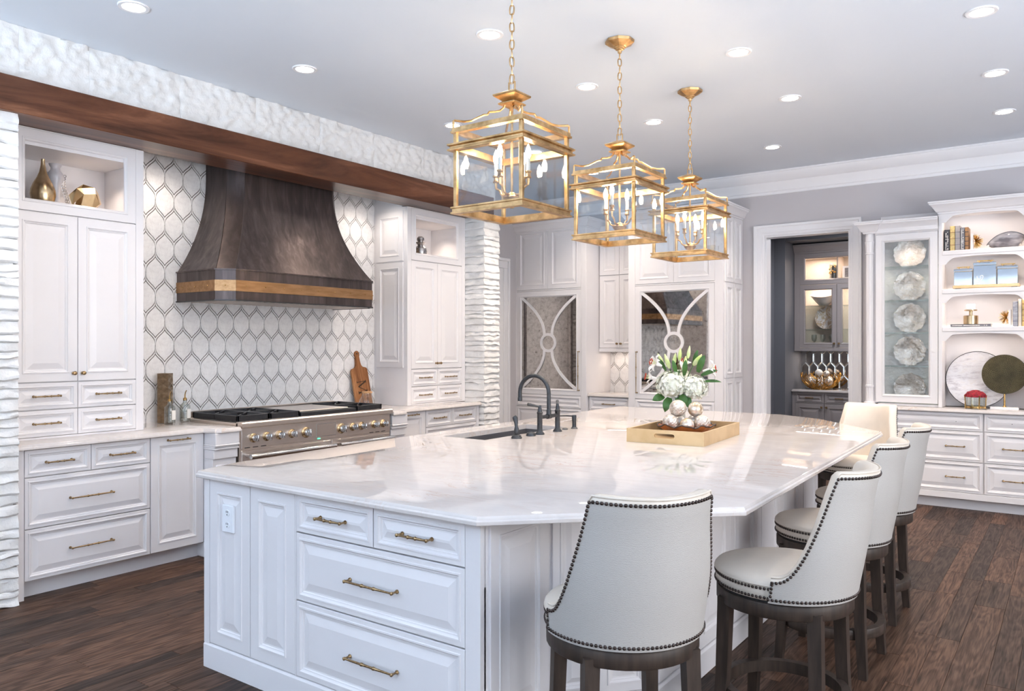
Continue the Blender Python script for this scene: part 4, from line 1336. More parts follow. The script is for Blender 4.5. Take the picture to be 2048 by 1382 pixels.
# ------------------------------------------------------------------ bar stools
def make_stool():
    t = thing('bar_stool', 'x', 'bar stool', (0, 0, 0), 0, 'stools drawn up to the island')
    SR = .252
    part('swivel_frame', MB().lathe([(.215, .525), (.246, .525), (.250, .530), (.250, .572), (.246, .578), (.2, .578)], (0, 0, 0), 40), 'stool_wood', t, 40)
    part('swivel_plate', MB().lathe([(.0001, .572), (.238, .572), (.238, .590), (.0001, .590)], (0, 0, 0), 36), 'slot_dark', t, 40)
    for sx in (-1, 1):
        for sy in (-1, 1):
            mb = MB(); a, b_ = .165, .188
            for z, cc, w in ((.55, a, .024), (.525, a, .024), (.25, (a + b_) / 2 - .004, .022), (0, b_, .018)):
                for dx, dy in ((-w, -w), (w, -w), (w, w), (-w, w)): mb.v.append((sx * cc + dx, sy * cc + dy, z))
            for k in range(3):
                for j in range(4): mb.f.append((k * 4 + j, k * 4 + (j + 1) % 4, k * 4 + 4 + (j + 1) % 4, k * 4 + 4 + j))
            mb.f += [(0, 1, 2, 3), (15, 14, 13, 12)]
            part('leg', mb, 'stool_wood', t, 0)
    part('foot_ring', MB().lathe([(.205, .165), (.237, .165), (.240, .170), (.240, .205), (.237, .210), (.205, .210), (.205, .165)], (0, 0, 0), 44), 'stool_wood', t, 40)
    part('seat_band', MB().lathe([(.0001, .588), (.246, .588), (.252, .594), (.253, .632), (.250, .640), (.0001, .640)], (0, 0, 0), 44), 'leather', t, 50)
    part('seat_cushion', MB().lathe([(.0001, .636), (.245, .636), (.257, .644), (.256, .652), (.247, .662), (.215, .672), (.13, .682), (.0001, .686)], (0, 0, 0), 44), 'leather', t, 60)
    part('piping', MB().lathe([(.2535, .6395), (.258, .6415), (.2585, .6445), (.256, .6475), (.252, .6465)], (0, 0, 0), 44), 'leather', t, 60)
    # shell: per angle a section from the lower outer edge over the top to the inside
    PH, P1 = R(84), R(50)
    TOPZ = 1.056
    def top(ph):
        s_ = max(0, (abs(ph) - P1) / (PH - P1))
        return .682 + (TOPZ - .682) * (1 - min(1, s_ * 1.06)) ** 2.7 + .006 * (abs(ph) / P1 if abs(ph) < P1 else 1) * (1 - s_)
    def pos(ph, z, off=0.0):
        u = max(0, (z - .585) / .45)
        rr = .262 + .010 * math.sin(PI * min(1, u * 1.2)) + off
        return Vector((rr * math.sin(ph) * (1 - .02 * u), -rr * math.cos(ph) * (1 - .04 * u) - .085 * u ** 1.25, z))
    nphi = 60; nz_ = 10
    vs = []
    for i in range(nphi + 1):
        ph = -PH + 2 * PH * i / nphi
        zt = top(ph); th = .042 + .012 * min(1, (zt - .68) / .3)
        row = [pos(ph, .586)]
        row += [pos(ph, .586 + (zt - .016 - .586) * (k / nz_)) for k in range(1, nz_ + 1)]
        row += [pos(ph, zt - .004, -.005), pos(ph, zt, -.016), pos(ph, zt, -th + .016), pos(ph, zt - .006, -th + .004)]
        row += [pos(ph, zt - .022 - (zt - .022 - .655) * (k / 8), -th) for k in range(9)]
        vs += row
    m_ = len(row); mb = MB(); fs = []
    for i in range(nphi):
        for j in range(m_ - 1): fs.append((i * m_ + j, (i + 1) * m_ + j, (i + 1) * m_ + j + 1, i * m_ + j + 1))
    fs.append(tuple(range(m_))); fs.append(tuple(nphi * m_ + j for j in range(m_))[::-1])
    mb.add(vs, fs)
    me = mb.mesh('backrest', 'leather', 60)
    me.materials.append(MATS['embossed_hide'])
    for p in me.polygons:
        ids = [v % m_ for v in p.vertices]
        if len(ids) == 4 and max(ids) <= nz_: p.material_index = 1
    link('backrest', me, t)
    # welt along the top edge
    welt = [pos(-PH + 2 * PH * i / 80, top(-PH + 2 * PH * i / 80) - .003, -.004) for i in range(81)]
    part('welt', MB().tube(welt, .0035, 6), 'leather', t, 60)
    # nailheads
    nl = MB()
    def nail(p, nrm):
        nrm = nrm.normalized()
        s_ = nrm.cross(Vector((0, 0, 1)) if abs(nrm.z) < .95 else Vector((1, 0, 0))).normalized(); q = nrm.cross(s_)
        i0 = len(nl.v)
        for r_, h_ in ((.0062, 0), (.0045, .0036)):
            for k in range(6):
                a = k * PI / 3
                nl.v.append(tuple(p + s_ * (r_ * math.cos(a)) + q * (r_ * math.sin(a)) + nrm * h_))
        nl.v.append(tuple(p + nrm * .0052))
        for k in range(6):
            k2 = (k + 1) % 6
            nl.f.append((i0 + k, i0 + k2, i0 + 6 + k2, i0 + 6 + k)); nl.f.append((i0 + 6 + k, i0 + 6 + k2, i0 + 12))
    def along(pts, step):
        pts = [Vector(p) for p in pts]
        out = []; need = 0.0
        for a, b_ in zip(pts[:-1], pts[1:]):
            L = (b_ - a).length; d = need
            while d <= L:
                out.append(a.lerp(b_, d / L if L else 0)); d += step
            need = d - L
        return out
    ST = .0142
    def outn(p): return Vector((p.x, p.y + .03, .0))
    line = [pos(-PH + R(1.5) + (2 * PH - R(3)) * i / 160, top(-PH + R(1.5) + (2 * PH - R(3)) * i / 160) - .021, .001) for i in range(161)]
    for p in along(line, ST): nail(p, outn(p))
    for p in along([pos(-PH + 2 * PH * i / 100, .599, .001) for i in range(101)], ST): nail(p, outn(p))
    for s_ in (-1, 1):
        for p in along([pos(s_ * (PH - R(1.5)), .612, .001), pos(s_ * (PH - R(1.5)), .655, .001)], ST): nail(p, outn(p))
    for z in (.632, .600):
        n = int((2 * PI - 2 * PH) * .253 / ST)
        for k in range(n + 1):
            ph = PH + (2 * PI - 2 * PH) * k / n
            p = Vector((.2535 * math.sin(ph), -.2535 * math.cos(ph), z)); nail(p, Vector((p.x, p.y, 0)))
    o = part('nailheads', nl, 'nail_bronze', t, 60); o['kind'] = 'stuff'
    return t
stool = make_stool()
spots = [((-1.215, 2.30), (-.75, .66), 'cream bar stool seen from behind at the clipped near corner of the island'),
         ((-.905, 3.03), (-1, .02), 'cream bar stool nearest the clipped corner along the long side of the island'),
         ((-.955, 3.95), (-1, .02), 'cream bar stool in the middle of the three along the long side'),
         ((-.975, 4.77), (-1, .02), 'cream bar stool third along the long side, before the white buffet drawers'),
         ((-1.315, 6.115), (-.25, -.97), 'cream bar stool facing the camera at the far end of the island')]
for i, (p, d, lab) in enumerate(spots):
    o = stool if i == 0 else copy_tree(stool)
    o.location = (p[0], p[1], 0); o.rotation_euler = (0, 0, math.atan2(d[1], d[0]) - R(90)); o['label'] = lab

# ------------------------------------------------------------------ lantern pendants
def make_lantern():
    t = thing('lantern_pendant', 'x', 'pendant light', (0, 0, 0), 0, 'three gilt lanterns over the island')
    def ring(name, half, z0, prof, mat='gilt_iron'):
        return part(name, MB().sweep([(-half, -half, z0), (half, -half, z0), (half, half, z0), (-half, half, z0)], prof, True), mat, t, 0)
    FB = [(0, 0), (0, .008), (-.006, .010), (-.006, .024), (0, .026), (0, .034), (-.034, .034), (-.034, 0)]
    ring('lower_frame', .2145, 0, FB)
    FM = [(0, 0), (0, .007), (-.010, .012), (-.010, .02), (0, .025), (0, .033), (-.042, .033), (-.042, 0)]
    ring('middle_frame', .2265, .306, FM)
    ring('upper_frame', .2145, .392, [(0, 0), (0, .010), (-.005, .012), (-.005, .026), (-.03, .026), (-.03, 0)])
    for sx in (-1, 1):
        for sy in (-1, 1):
            part('post', MB().box(sx * .195 - .0095, sx * .195 + .0095, sy * .195 - .0095, sy * .195 + .0095, .03, .395, bev=.002), 'gilt_iron', t, 0)
    for k in range(4):
        a = k * Q
        for z0, z1 in ((.034, .306), (.339, .392)):
            link('glass_pane', MB().box(-.186, .186, -.1965, -.1935, z0, z1).mesh('glass_pane', 'lantern_glass', 0), t, (0, 0, 0), (0, 0, a))
        # stepped scroll arm from corner to cap, drawn in the plane of the diagonal
        pr = [(.288, .418), (.288, .452), (.283, .455), (.235, .452), (.20, .458), (.165, .476), (.14, .489), (.122, .491), (.117, .499), (.113, .505), (.085, .507), (.060, .513), (.042, .528), (.034, .55)]
        pts = [(p[0] * math.cos(a + Q / 2), p[0] * math.sin(a + Q / 2), p[1]) for p in pr]
        part('scroll_arm', MB().tube(pts, .0058, 6), 'gilt_iron', t, 30)
    part('cap', MB().lathe([(.0001, .542), (.058, .542), (.062, .545), (.062, .550), (.050, .556), (.042, .560), (.082, .582), (.085, .586), (.085, .592), (.060, .600), (.024, .614), (.0001, .616)], (0, 0, 0), 4, 'z', 1.13, 1.13, Q / 2), 'gilt_iron', t, 0)
    part('hanging_ring', MB().tube([(-.018, 0, .612), (.018, 0, .612), (.018, 0, .656), (-.018, 0, .656)], .0045, 4, closed=True), 'gilt_iron', t, 0)
    part('stem', MB().tube([(0, 0, .10), (0, 0, .545)], .0065, 8), 'gilt_iron', t, 40)
    hub = part('candle_hub', MB().lathe([(.0001, .035), (.010, .037), (.012, .05), (.008, .058), (.03, .066), (.042, .082), (.044, .088), (.036, .092), (.026, .098), (.022, .108), (.008, .116), (.0001, .117)], (0, 0, 0), 12), 'gilt_iron', t, 40)
    for k in range(4):
        a = k * Q; ca, sa = math.cos(a), math.sin(a)
        pr = [(.02, .098), (.05, .100), (.066, .112), (.072, .128), (.084, .136), (.096, .142), (.098, .160), (.098, .182)]
        arm = part('candle_arm', MB().tube([(r_ * ca, r_ * sa, z) for r_, z in pr], [.007, .006, .0055, .0055, .0055, .006, .007, .009], 7), 'gilt_iron', t, 40)
        part('candle_cup', MB().lathe([(.0001, .170), (.014, .172), (.017, .176), (.012, .182), (.011, .196), (.0165, .202), (.0165, .207), (.0001, .208)], (.098 * ca, .098 * sa, 0), 10), 'gilt_iron', arm, 40)
        part('candle_sleeve', MB().lathe([(.0001, .2), (.0095, .2), (.0095, .268), (.0001, .269)], (.098 * ca, .098 * sa, 0), 12), 'gilt_candle', arm, 40)
        part('bulb', MB().lathe([(.0001, .266), (.007, .268), (.012, .282), (.0135, .295), (.011, .310), (.006, .326), (.0001, .338)], (.098 * ca, .098 * sa, 0), 12), 'bulb_glow', arm, 60)
    # canopy at the ceiling, chain between
    zc = H - 2.139
    part('canopy', MB().lathe([(.0001, zc - .078), (.012, zc - .078), (.014, zc - .062), (.026, zc - .058), (.026, zc - .052), (.036, zc - .049), (.036, zc - .043), (.044, zc - .040), (.088, zc - .018), (.090, zc - .002), (.0001, zc - .001)], (0, 0, 0), 8, 'z', 1, 1, R(22.5)), 'gilt_iron', t, 0)
    lk = []
    for k in range(12):
        a = 2 * PI * k / 12
        lk.append((.0105 * math.copysign(abs(math.cos(a)) ** .6, math.cos(a)), 0, .024 * math.copysign(abs(math.sin(a)) ** .8, math.sin(a))))
    lme = MB().tube(lk, .0033, 6, closed=True).mesh('chain_link', 'gilt_iron', 40)
    z = .672; k = 0
    n = round((zc - .082 - .672) / .0395)
    st = (zc - .092 - .672) / (n - 1)
    for k in range(n):
        link('chain_link', lme, t, (0, 0, .672 + k * st), (R(rf.uniform(-4, 4)), R(rf.uniform(-4, 4)), R(35 + 90 * (k % 2))))
    part('cord', MB().tube([(.004 * math.sin(u * 2.4), .004 * math.cos(u * 2.4), .61 + (zc - .69) * u / 14) for u in range(15)], .0018, 5), 'gilt_candle', t, 40)
    return t
lan = make_lantern()
for i, (x, y, lab) in enumerate(((-2.245, 3.104, 'gilt square lantern pendant nearest the sink end, largest of the three'), (-2.262, 4.255, 'gilt square lantern pendant in the middle of the three'), (-2.287, 5.39, 'gilt square lantern pendant nearest the panelled refrigerators'))):
    o = lan if i == 0 else copy_tree(lan)
    o.location = (x, y, 2.139); o['label'] = lab

# ------------------------------------------------------------------ recessed ceiling lights
def make_can():
    t = thing('recessed_light', 'x', 'ceiling light', (0, 0, H), 0, 'recessed ceiling lights')
    part('trim_ring', MB().lathe([(.058, -.001), (.060, -.006), (.079, -.007), (.082, -.003), (.082, 0), (.058, 0), (.058, -.001)], (0, 0, 0), 32), 'trim_paint', t, 50)
    part('lens', MB().lathe([(.0001, -.0035), (.0585, -.0035), (.0585, -.001), (.0001, -.001)], (0, 0, 0), 28), 'downlight_lens', t, 50)
    d = bpy.data.lights.new('downlight', 'SPOT'); d.energy = 40; d.color = (1, .85, .71); d.spot_size = R(118); d.spot_blend = .85; d.shadow_soft_size = .05
    o = bpy.data.objects.new('downlight', d); col.objects.link(o); o.parent = t; o.location = (0, 0, -.012)
    return t
can = make_can()
cans = [(-4.21, 2.258, 'recessed light over the aisle before the near base drawers'), (-4.22, 3.444, 'recessed light over the aisle before the range'), (-4.28, 5.06, 'recessed light over the aisle seen at the edge of the nearest lantern'), (-4.22, 6.22, 'recessed light over the aisle seen through the glass of the nearest lantern'), (-4.235, 7.35, 'recessed light before the refrigerators seen through the middle lantern'),
        (-2.85, 3.713, 'recessed light between the first lantern chain and the range'), (-2.855, 4.87, 'recessed light between the first and second lantern chains'), (-2.857, 5.972, 'recessed light between the second and third lantern chains'),
        (-1.737, 4.865, 'recessed light over the seating side nearest the camera'), (-1.744, 5.997, 'recessed light over the seating side toward the pantry door'), (-2.309, 7.381, 'recessed light closest to the far wall above the refrigerators'),
        (-.424, 5.072, 'recessed light over the walkway nearest the camera'), (-.444, 6.271, 'recessed light over the walkway, middle of the three'), (-.459, 7.345, 'recessed light over the walkway closest to the buffet hutch')]
for i, (x, y, lab) in enumerate(cans):
    o = can if i == 0 else copy_tree(can)
    o.location = (x, y, H); o['label'] = lab
    if y > 5.9:                                # extra energy added here to lighten the far wall
        for ch in o.children:
            if ch.type == 'LIGHT': ch.data = ch.data.copy(); ch.data.energy = 66

# ------------------------------------------------------------------ far wall: panelled refrigerators with mirrored doors
CROWN_S = [(0, 0), (.006, .002), (.008, .016), (.02, .022), (.034, .045), (.05, .072), (.068, .085), (.07, .098), (.078, .10), (.078, .115), (0, .115)]
def fridge(x0, x1, d0, d1, hside, label):
    t = thing('panelled_refrigerator', label, 'refrigerator', (x0, 7.9, 0))
    W = x1 - x0; a, b_ = d0 - x0, d1 - x0; D = YF - 7.9 - .002
    part('body', boxes((0, W, .021, D, .10, 2.96)), 'cabinet_paint', t, 0)
    part('toe_kick', boxes((0, W, .07, D, 0, .10)), 'cabinet_paint', t, 0)
    part('face_frame', boxes((0, a, 0, .022, .10, 2.96), (b_, W, 0, .022, .10, 2.96), (a, b_, 0, .022, 2.932, 2.96), (a, b_, .003, .022, 2.166, 2.182), bev=.002), 'cabinet_paint', t, 0)
    part('crown', MB().sweep([(0, D, 2.885), (0, 0, 2.885), (W, 0, 2.885), (W, D, 2.885)], CROWN_S, False), 'cabinet_paint', t, 30)
    part('crown_cap', boxes((0, W, 0, D, 2.95, 2.998)), 'cabinet_paint', t, 0)
    m_ = (a + b_) / 2
    for p, q in ((a, m_), (m_, b_)): front(t, 'upper_door', p, q, 2.183, 2.931, s=.052, bvl=.036)
    z0, z1 = .905, 2.164
    dr = glazed(t, 'mirror_door', a, b_, z0, z1, .052, pane='antique_mirror', pane_name='mirror')
    w2, h2 = (b_ - a) / 2 - .075, (z1 - z0) / 2 - .075
    ring = MB(); vs = []; fs = []
    for k in range(36):
        an = 2 * PI * k / 36
        for r_, y in ((.117, .012), (.117, .002), (.083, .002), (.083, .012)): vs.append((r_ * math.cos(an), y, r_ * math.sin(an)))
    for k in range(36):
        for j in range(4): fs.append((k * 4 + j, ((k + 1) % 36) * 4 + j, ((k + 1) % 36) * 4 + (j + 1) % 4, k * 4 + (j + 1) % 4))
    ring.add(vs, fs)
    link('lattice_ring', ring.mesh('lattice_ring', 'cabinet_paint', 30), dr)
    for sx in (-1, 1):
        for sz in (-1, 1):
            c = [(.055 + (w2 - .055 + .01) * (k / 14) ** 2, .092 + (h2 - .092 + .006) * k / 14) for k in range(15)]
            L1, L2 = [], []
            for k in range(15):
                d = Vector(c[min(k + 1, 14)]) - Vector(c[max(k - 1, 0)]); d.normalize()
                n_ = Vector((-d.y, d.x)) * .0165
                L1.append((sx * (c[k][0] + n_.x), sz * (c[k][1] + n_.y))); L2.append((sx * (c[k][0] - n_.x), sz * (c[k][1] - n_.y)))
            link('lattice_arc', MB().prism(L1 + L2[::-1], .001, .0125, 'xz').mesh('lattice_arc', 'cabinet_paint', 0), dr)
    pull(dr, .46, hside * ((b_ - a) / 2 - .026), -.335, True)
    for zz0, zz1 in ((.752, .902), (.43, .749), (.105, .427)): front(t, 'drawer', a, b_, zz0, zz1, s=.018, bvl=.03)
    return t
fridge(-5.73, -4.64, -5.643, -4.71, 1, 'white panelled refrigerator with antique mirror door beside the far stone pier')
fr = fridge(-4.09, -2.986, -4.006, -3.078, -1, 'white panelled refrigerator with antique mirror door beside the pantry doorway')
W = 1.104
for k in range(2):
    y0 = .045 + k * .26; y1 = y0 + .245
    for z0, z1 in ((.12, 1.150), (1.156, 2.166), (2.176, 2.88)):
        link('side_panel', panel_mesh(y1 - y0, z1 - z0, .042, .03, 'cabinet_paint'), fr, (W + .0105, (y0 + y1) / 2, (z0 + z1) / 2), (0, 0, Q))
# coffee niche between the refrigerators
t = thing('base_cabinet', 'narrow white base cabinet between the two mirrored refrigerators', 'cabinet', (-4.635, 7.95, 0))
part('body', boxes((0, .54, .021, .54, .1, .90)), 'cabinet_paint', t, 0)
part('toe_kick', boxes((0, .54, .07, .54, 0, .10)), 'cabinet_paint', t, 0)
d = front(t, 'drawer', .005, .535, .745, .898, s=.018, bvl=.026); pull(d, .15)
for z0, z1 in ((.43, .742), (.105, .427)):
    d = front(t, 'drawer', .005, .535, z0, z1, s=.018, bvl=.03); pull(d, .15)
mb = counter_mesh([(0, 0), (.542, 0), (.542, .57), (0, .57)], .905, .94)
single('countertop', mb, 'quartzite', 'short pale countertop between the mirrored refrigerators', 'countertop', (-4.637, 7.925, 0))
t = thing('wall_cabinet', 'white upper cabinet with brass knobs between the mirrored refrigerators', 'cabinet', (-4.635, 8.2, 0))
part('body', boxes((0, .54, .021, .298, 1.425, 2.93)), 'cabinet_paint', t, 0)
part('light_rail', boxes((0, .54, 0, .02, 1.425, 1.468)), 'cabinet_paint', t, 0)
for k in (0, 1):
    a, b_ = .004 + k * .266, .27 + k * .266
    d = front(t, 'door', a, b_, 1.47, 2.333, s=.048, bvl=.03); knob(d, (1 if k == 0 else -1) * .108, -.38)
    front(t, 'door', a, b_, 2.338, 2.93, s=.048, bvl=.03)
d = bpy.data.lights.new('undercabinet_lamp', 'AREA'); d.shape = 'RECTANGLE'; d.size = .4; d.size_y = .04; d.energy = .55; d.color = (1, .84, .70)
o = bpy.data.objects.new('undercabinet_lamp', d); col.objects.link(o); o.parent = t; o.location = (.27, .14, 1.42)
wf = bpy.data.objects['wall_far']
mosaic(wf, (-4.64, -4.09, YF - .004, YF, .93, 1.44), (0, 0, 0), lambda u, z: (u, YF - .010, z), -4.64, -4.09, .945, 1.42, -4.44, 1.15)

# ------------------------------------------------------------------ buffet hutch
HX = -.665
t = thing('buffet_base', 'long white buffet base of wide drawers along the far wall', 'cabinet', (HX, 8.15, 0))
HW = 1.04
part('body', boxes((-HW + .02, HW - .02, .021, YF - 8.15 - .002, .10, .888)), 'cabinet_paint', t, 0)
part('bottom_rail', boxes((-HW + .01, HW - .01, -.004, .022, .10, .158), bev=.002), 'cabinet_paint', t, 0)
part('toe_kick', boxes((-HW + .05, HW - .05, .075, .34, 0, .10)), 'cabinet_paint', t, 0)
for s_ in (-1, 1): part('end_stile', boxes((s_ * (HW - .01), s_ * .915, 0, .022, .158, .888)), 'cabinet_paint', t, 0)
for a, b_ in ((-.912, -.004), (.004, .912)):
    d = front(t, 'drawer', a, b_, .722, .886, s=.018, bvl=.026)
    link('screw_holes', boxes((-.245, -.239, -.0005, .004, -.003, .003), (.239, .245, -.0005, .004, -.003, .003)).mesh('screw_holes', 'slot_dark', 0), d)
    for z0, z1 in ((.442, .719), (.160, .439)):
        d = front(t, 'drawer', a, b_, z0, z1, s=.018, bvl=.03); pull(d, .15, -.235); pull(d, .15, .235)
mb = counter_mesh([(-HW - .02, -.03), (HW + .02, -.03), (HW + .02, YF - 8.15 - .002), (-HW - .02, YF - 8.15 - .002)], .89, .922)
single('countertop', mb, 'quartzite', 'pale stone top of the buffet carrying plates and ornaments', 'countertop', (HX, 8.15, 0))

t = thing('display_hutch', 'white display hutch with glass doors, pilasters and lit open shelves', 'hutch', (HX, 8.2, .924))
ZB = .924
DD = YF - 8.2 - .003
mb = MB()
S = .335                                      # half width of the open bay
mb.box(-.91, .91, DD - .012, DD, 0, 1.86)        # back
for s_ in (-1, 1):
    mb.box(s_ * S, s_ * (S + .03), 0, DD, 0, 1.80)
    mb.box(s_ * (S + .03), s_ * .91, .021, DD, 1.66, 1.70).box(s_ * (S + .03), s_ * .91, .021, DD, 0, .02).box(s_ * .885, s_ * .91, .021, DD, 0, 1.70)
mb.box(-S, S, 0, DD, 1.80, 1.83)
part('carcass', mb, 'cabinet_paint', t, 0)
def arch_board(z, dep=0.016):
    """apron under a shelf: straight with ogee-notched ends"""
    a = S; pts = [(-a, z), (a, z), (a, z - .085)]
    for k in range(9):
        u = k / 8; pts.append((a - .03 - .075 * u, z - .085 + .06 * math.sin(u * PI / 2)))
    for k in range(1, 8): pts.append(((a - .105) * (1 - 2 * k / 8), z - .025 + .010 * math.sin(PI * k / 8)))
    for k in range(9):
        u = 1 - k / 8; pts.append((-(a - .03 - .075 * u), z - .085 + .06 * math.sin(u * PI / 2)))
    pts.append((-a, z - .085))
    return MB().prism(pts, 0.0, dep, 'xz')
for z in (1.80, 2.347 - ZB, 1.99 - ZB, 1.64 - ZB):
    part('apron', arch_board(z - .012 if z < 1.75 else z), 'cabinet_paint', t, 0)
for z in (2.347, 1.99, 1.64):
    sh = part('shelf', boxes((-S, S, -.006, DD - .01, z - ZB - .012, z - ZB + .03), bev=.004), 'cabinet_paint', t, 0)
    part('led_strip', boxes((-S + .02, S - .02, DD - .022, DD - .014, z - ZB + .031, z - ZB + .036)), 'led_strip', sh, 0)
    d = bpy.data.lights.new('shelf_lamp', 'AREA'); d.shape = 'RECTANGLE'; d.size = .6; d.size_y = .02; d.energy = .8; d.color = (1, .82, .67)
    o = bpy.data.objects.new('shelf_lamp', d); col.objects.link(o); o.parent = t; o.location = (0, .06, z - ZB - .03)
d = bpy.data.lights.new('shelf_lamp', 'AREA'); d.shape = 'RECTANGLE'; d.size = .6; d.size_y = .02; d.energy = .8; d.color = (1, .82, .67)
o = bpy.data.objects.new('shelf_lamp', d); col.objects.link(o); o.parent = t; o.location = (0, .06, 1.77)
part('bay_crown', MB().sweep([(-S - .03, DD, 1.795), (-S - .03, 0, 1.795), (S + .03, 0, 1.795), (S + .03, DD, 1.795)], CROWN_S, False), 'cabinet_paint', t, 30)
part('bay_crown_cap', boxes((-S - .03, S + .03, 0, DD, 1.85, 1.908)), 'cabinet_paint', t, 0)
for s_ in (-1, 1):
    x0, x1 = (S + .034, .905)
    a, b_ = (x0, x1) if s_ > 0 else (-x1, -x0)
    dr = glazed(t, 'glass_door', a, b_, .03, 1.648, .055, pane='wavy_glass')
    for z in (2.255, 1.93, 1.62, 1.30):
        part('glass_shelf', boxes((a - .0 + .0, b_, .03, DD - .014, z - ZB - .005, z - ZB + .005)), 'shelf_glass', t, 0)
    d = bpy.data.lights.new('cabinet_lamp', 'SPOT'); d.energy = 9.0; d.color = (1, .84, .70); d.spot_size = R(110); d.spot_blend = .8; d.shadow_soft_size = .03
    o = bpy.data.objects.new('cabinet_lamp', d); col.objects.link(o); o.parent = t; o.location = ((a + b_) / 2, .12, 1.65)
    part('frieze', boxes((a, b_, .0, .02, 1.649, 1.665)), 'cabinet_paint', t, 0)
    # side crown, frieze and pilaster
    p0 = [(s_ * (S + .03), 0), (s_ * .905, 0), (s_ * .905, -.035), (s_ * 1.005, -.035), (s_ * 1.005, DD)]
    if s_ < 0: p0 = p0[::-1]
    p0 = [(q[0], q[1], 1.66) for q in p0]
    part('side_crown', MB().sweep(p0, CROWN_S, False), 'cabinet_paint', t, 30)
    part('side_crown_cap', boxes((s_ * (S + .03), s_ * 1.005, -.03, DD, 1.66, 1.774)), 'cabinet_paint', t, 0)
    part('pilaster_back', boxes((s_ * .91, s_ * .985, .02, DD, 0, 1.66)), 'cabinet_paint', t, 0)
    xc = s_ * .958
    mb = MB().lathe([(.052, 0), (.052, .018), (.046, .03), (.04, .035)], (xc, -.002, 0), 20)
    part('pilaster_base', mb, 'cabinet_paint', t, 40)
    mb = MB(); n = 40; vs = []; fs = []
    lv = [(.036, .034), (.036, .04), (.0345, .045), (.0345, .17), (.039, .175), (.039, .19), (.033, .195), (.033, 1.46), (.038, 1.465), (.038, 1.475), (.034, 1.48), (.038, 1.55), (.042, 1.575), (.042, 1.585), (.036, 1.59), (.036, 1.66)]
    for k in range(n):
        an = 2 * PI * k / n; fl = .0035 if k % 4 in (0, 1) else 0
        for r_, z in lv:
            f_ = fl if (.195 <= z <= 1.46 or 1.48 <= z <= 1.56 or .045 <= z <= .17) else 0
            vs.append((xc + (r_ - f_) * math.cos(an), -.002 + (r_ - f_) * math.sin(an), z))
    m_ = len(lv)
    for k in range(n):
        for j in range(m_ - 1): fs.append((k * m_ + j, ((k + 1) % n) * m_ + j, ((k + 1) % n) * m_ + j + 1, k * m_ + j + 1))
    part('pilaster', MB().add(vs, fs), 'cabinet_paint', t, 30)

# charger plates behind the glass door
def charger(x, z, r, label):
    mb = MB(); n = 48
    prof = [(.0, .004), (.30, .004), (.55, .006), (.62, .013), (.80, .016), (1.0, .022), (1.0, .025), (.8, .021), (.6, .018), (.5, .011), (.0, .010)]
    for k in range(n):
        an = 2 * PI * k / n
        w_ = 1 + .035 * math.sin(an * 14) + .02 * math.sin(an * 9 + x * 9)
        for q, h_ in prof:
            rr = r * q * (1 + (w_ - 1) * max(0, (q - .5) * 2))
            mb.v.append((rr * math.cos(an), -h_, rr * math.sin(an)))
    m_ = len(prof)
    for k in range(n):
        for j in range(m_ - 1): mb.f.append((k * m_ + j, ((k + 1) % n) * m_ + j, ((k + 1) % n) * m_ + j + 1, k * m_ + j + 1))
    o = single('charger_plate', mb, 'silver_sheen', label, 'plate', (x, 8.455, z), 0, 'silver chargers standing in the glazed hutch cabinet', smooth=50)
    return o
rr_ = .142
for k, (zs, w_) in enumerate(((2.26, 'top shelf'), (1.935, 'second shelf from the top'), (1.625, 'middle shelf'), (1.305, 'fourth shelf from the top'), (.944, 'lowest shelf'))):
    charger(-1.308, zs + rr_ + .002, rr_, 'silver scalloped charger plate on the %s behind the glass door' % w_)

# ------------------------------------------------------------------ hutch shelf contents
def book(x0, x1, z0, h_, dep, mat, label, bands=0, ink=None, band_mat='book_ink', y=8.285):
    t = thing('book', label, 'book', ((x0 + x1) / 2, y, z0), 0, 'books on the hutch shelves')
    w_ = (x1 - x0) / 2 - .0006
    part('cover', boxes((-w_, w_, 0, .004, 0, h_), (-w_, -w_ + .003, 0, dep, 0, h_), (w_ - .003, w_, 0, dep, 0, h_), bev=.001), mat, t, 0)
    part('pages', boxes((-w_ + .003, w_ - .003, .004, dep - .005, .004, h_ - .004)), 'paper', t, 0)
    for k in range(bands):
        zz = h_ * (k + 1) / (bands + 1)
        part('spine_band', boxes((-w_ - .0003, w_ + .0003, -.0016, .002, zz - .003, zz + .003)), band_mat, t, 0)
    if ink:
        mb = MB(); rk = random.Random(ink)
        for k in range(16):
            zz = h_ * .08 + h_ * .84 * k / 16
            for c in range(2):
                if rk.random() < .78: mb.box(-w_ * .6 + c * w_ * .62, -w_ * .6 + c * w_ * .62 + w_ * rk.uniform(.25, .52), -.0012, .001, zz, zz + h_ * .84 / 16 * .6)
        part('spine_lettering', mb, 'book_ink', t, 0)
    return t
Z1, Z2, Z3 = 2.347 + .0305, 1.99 + .0305, 1.64 + .0305
book(-.992, -.946, Z1, .205, .16, 'book_charcoal', 'charcoal book with pale lettering, first on the top hutch shelf', 0, 3)
book(-.946, -.904, Z1, .235, .16, 'book_gold', 'gold blocked book on the top hutch shelf', 3, None, 'book_tan')
book(-.904, -.862, Z1, .235, .16, 'book_grey', 'plain grey book on the top hutch shelf', 3, None, 'book_slate')
book(-.862, -.825, Z1, .215, .16, 'book_slate', 'slate blue book with white lettering on the top hutch shelf', 0, 8)
book(-.825, -.795, Z1, .215, .16, 'book_tan', 'tan leather book with raised bands on the top hutch shelf', 4, None, 'book_charcoal')
book(-.452, -.412, Z3, .225, .16, 'book_marble', 'blue marbled book on the third hutch shelf', 0)
book(-.412, -.383, Z3, .245, .16, 'book_cream', 'cream book on the third hutch shelf', 0)
book(-.383, -.344, Z3, .250, .16, 'book_gold', 'gold blocked book on the third hutch shelf', 4, None, 'book_tan')
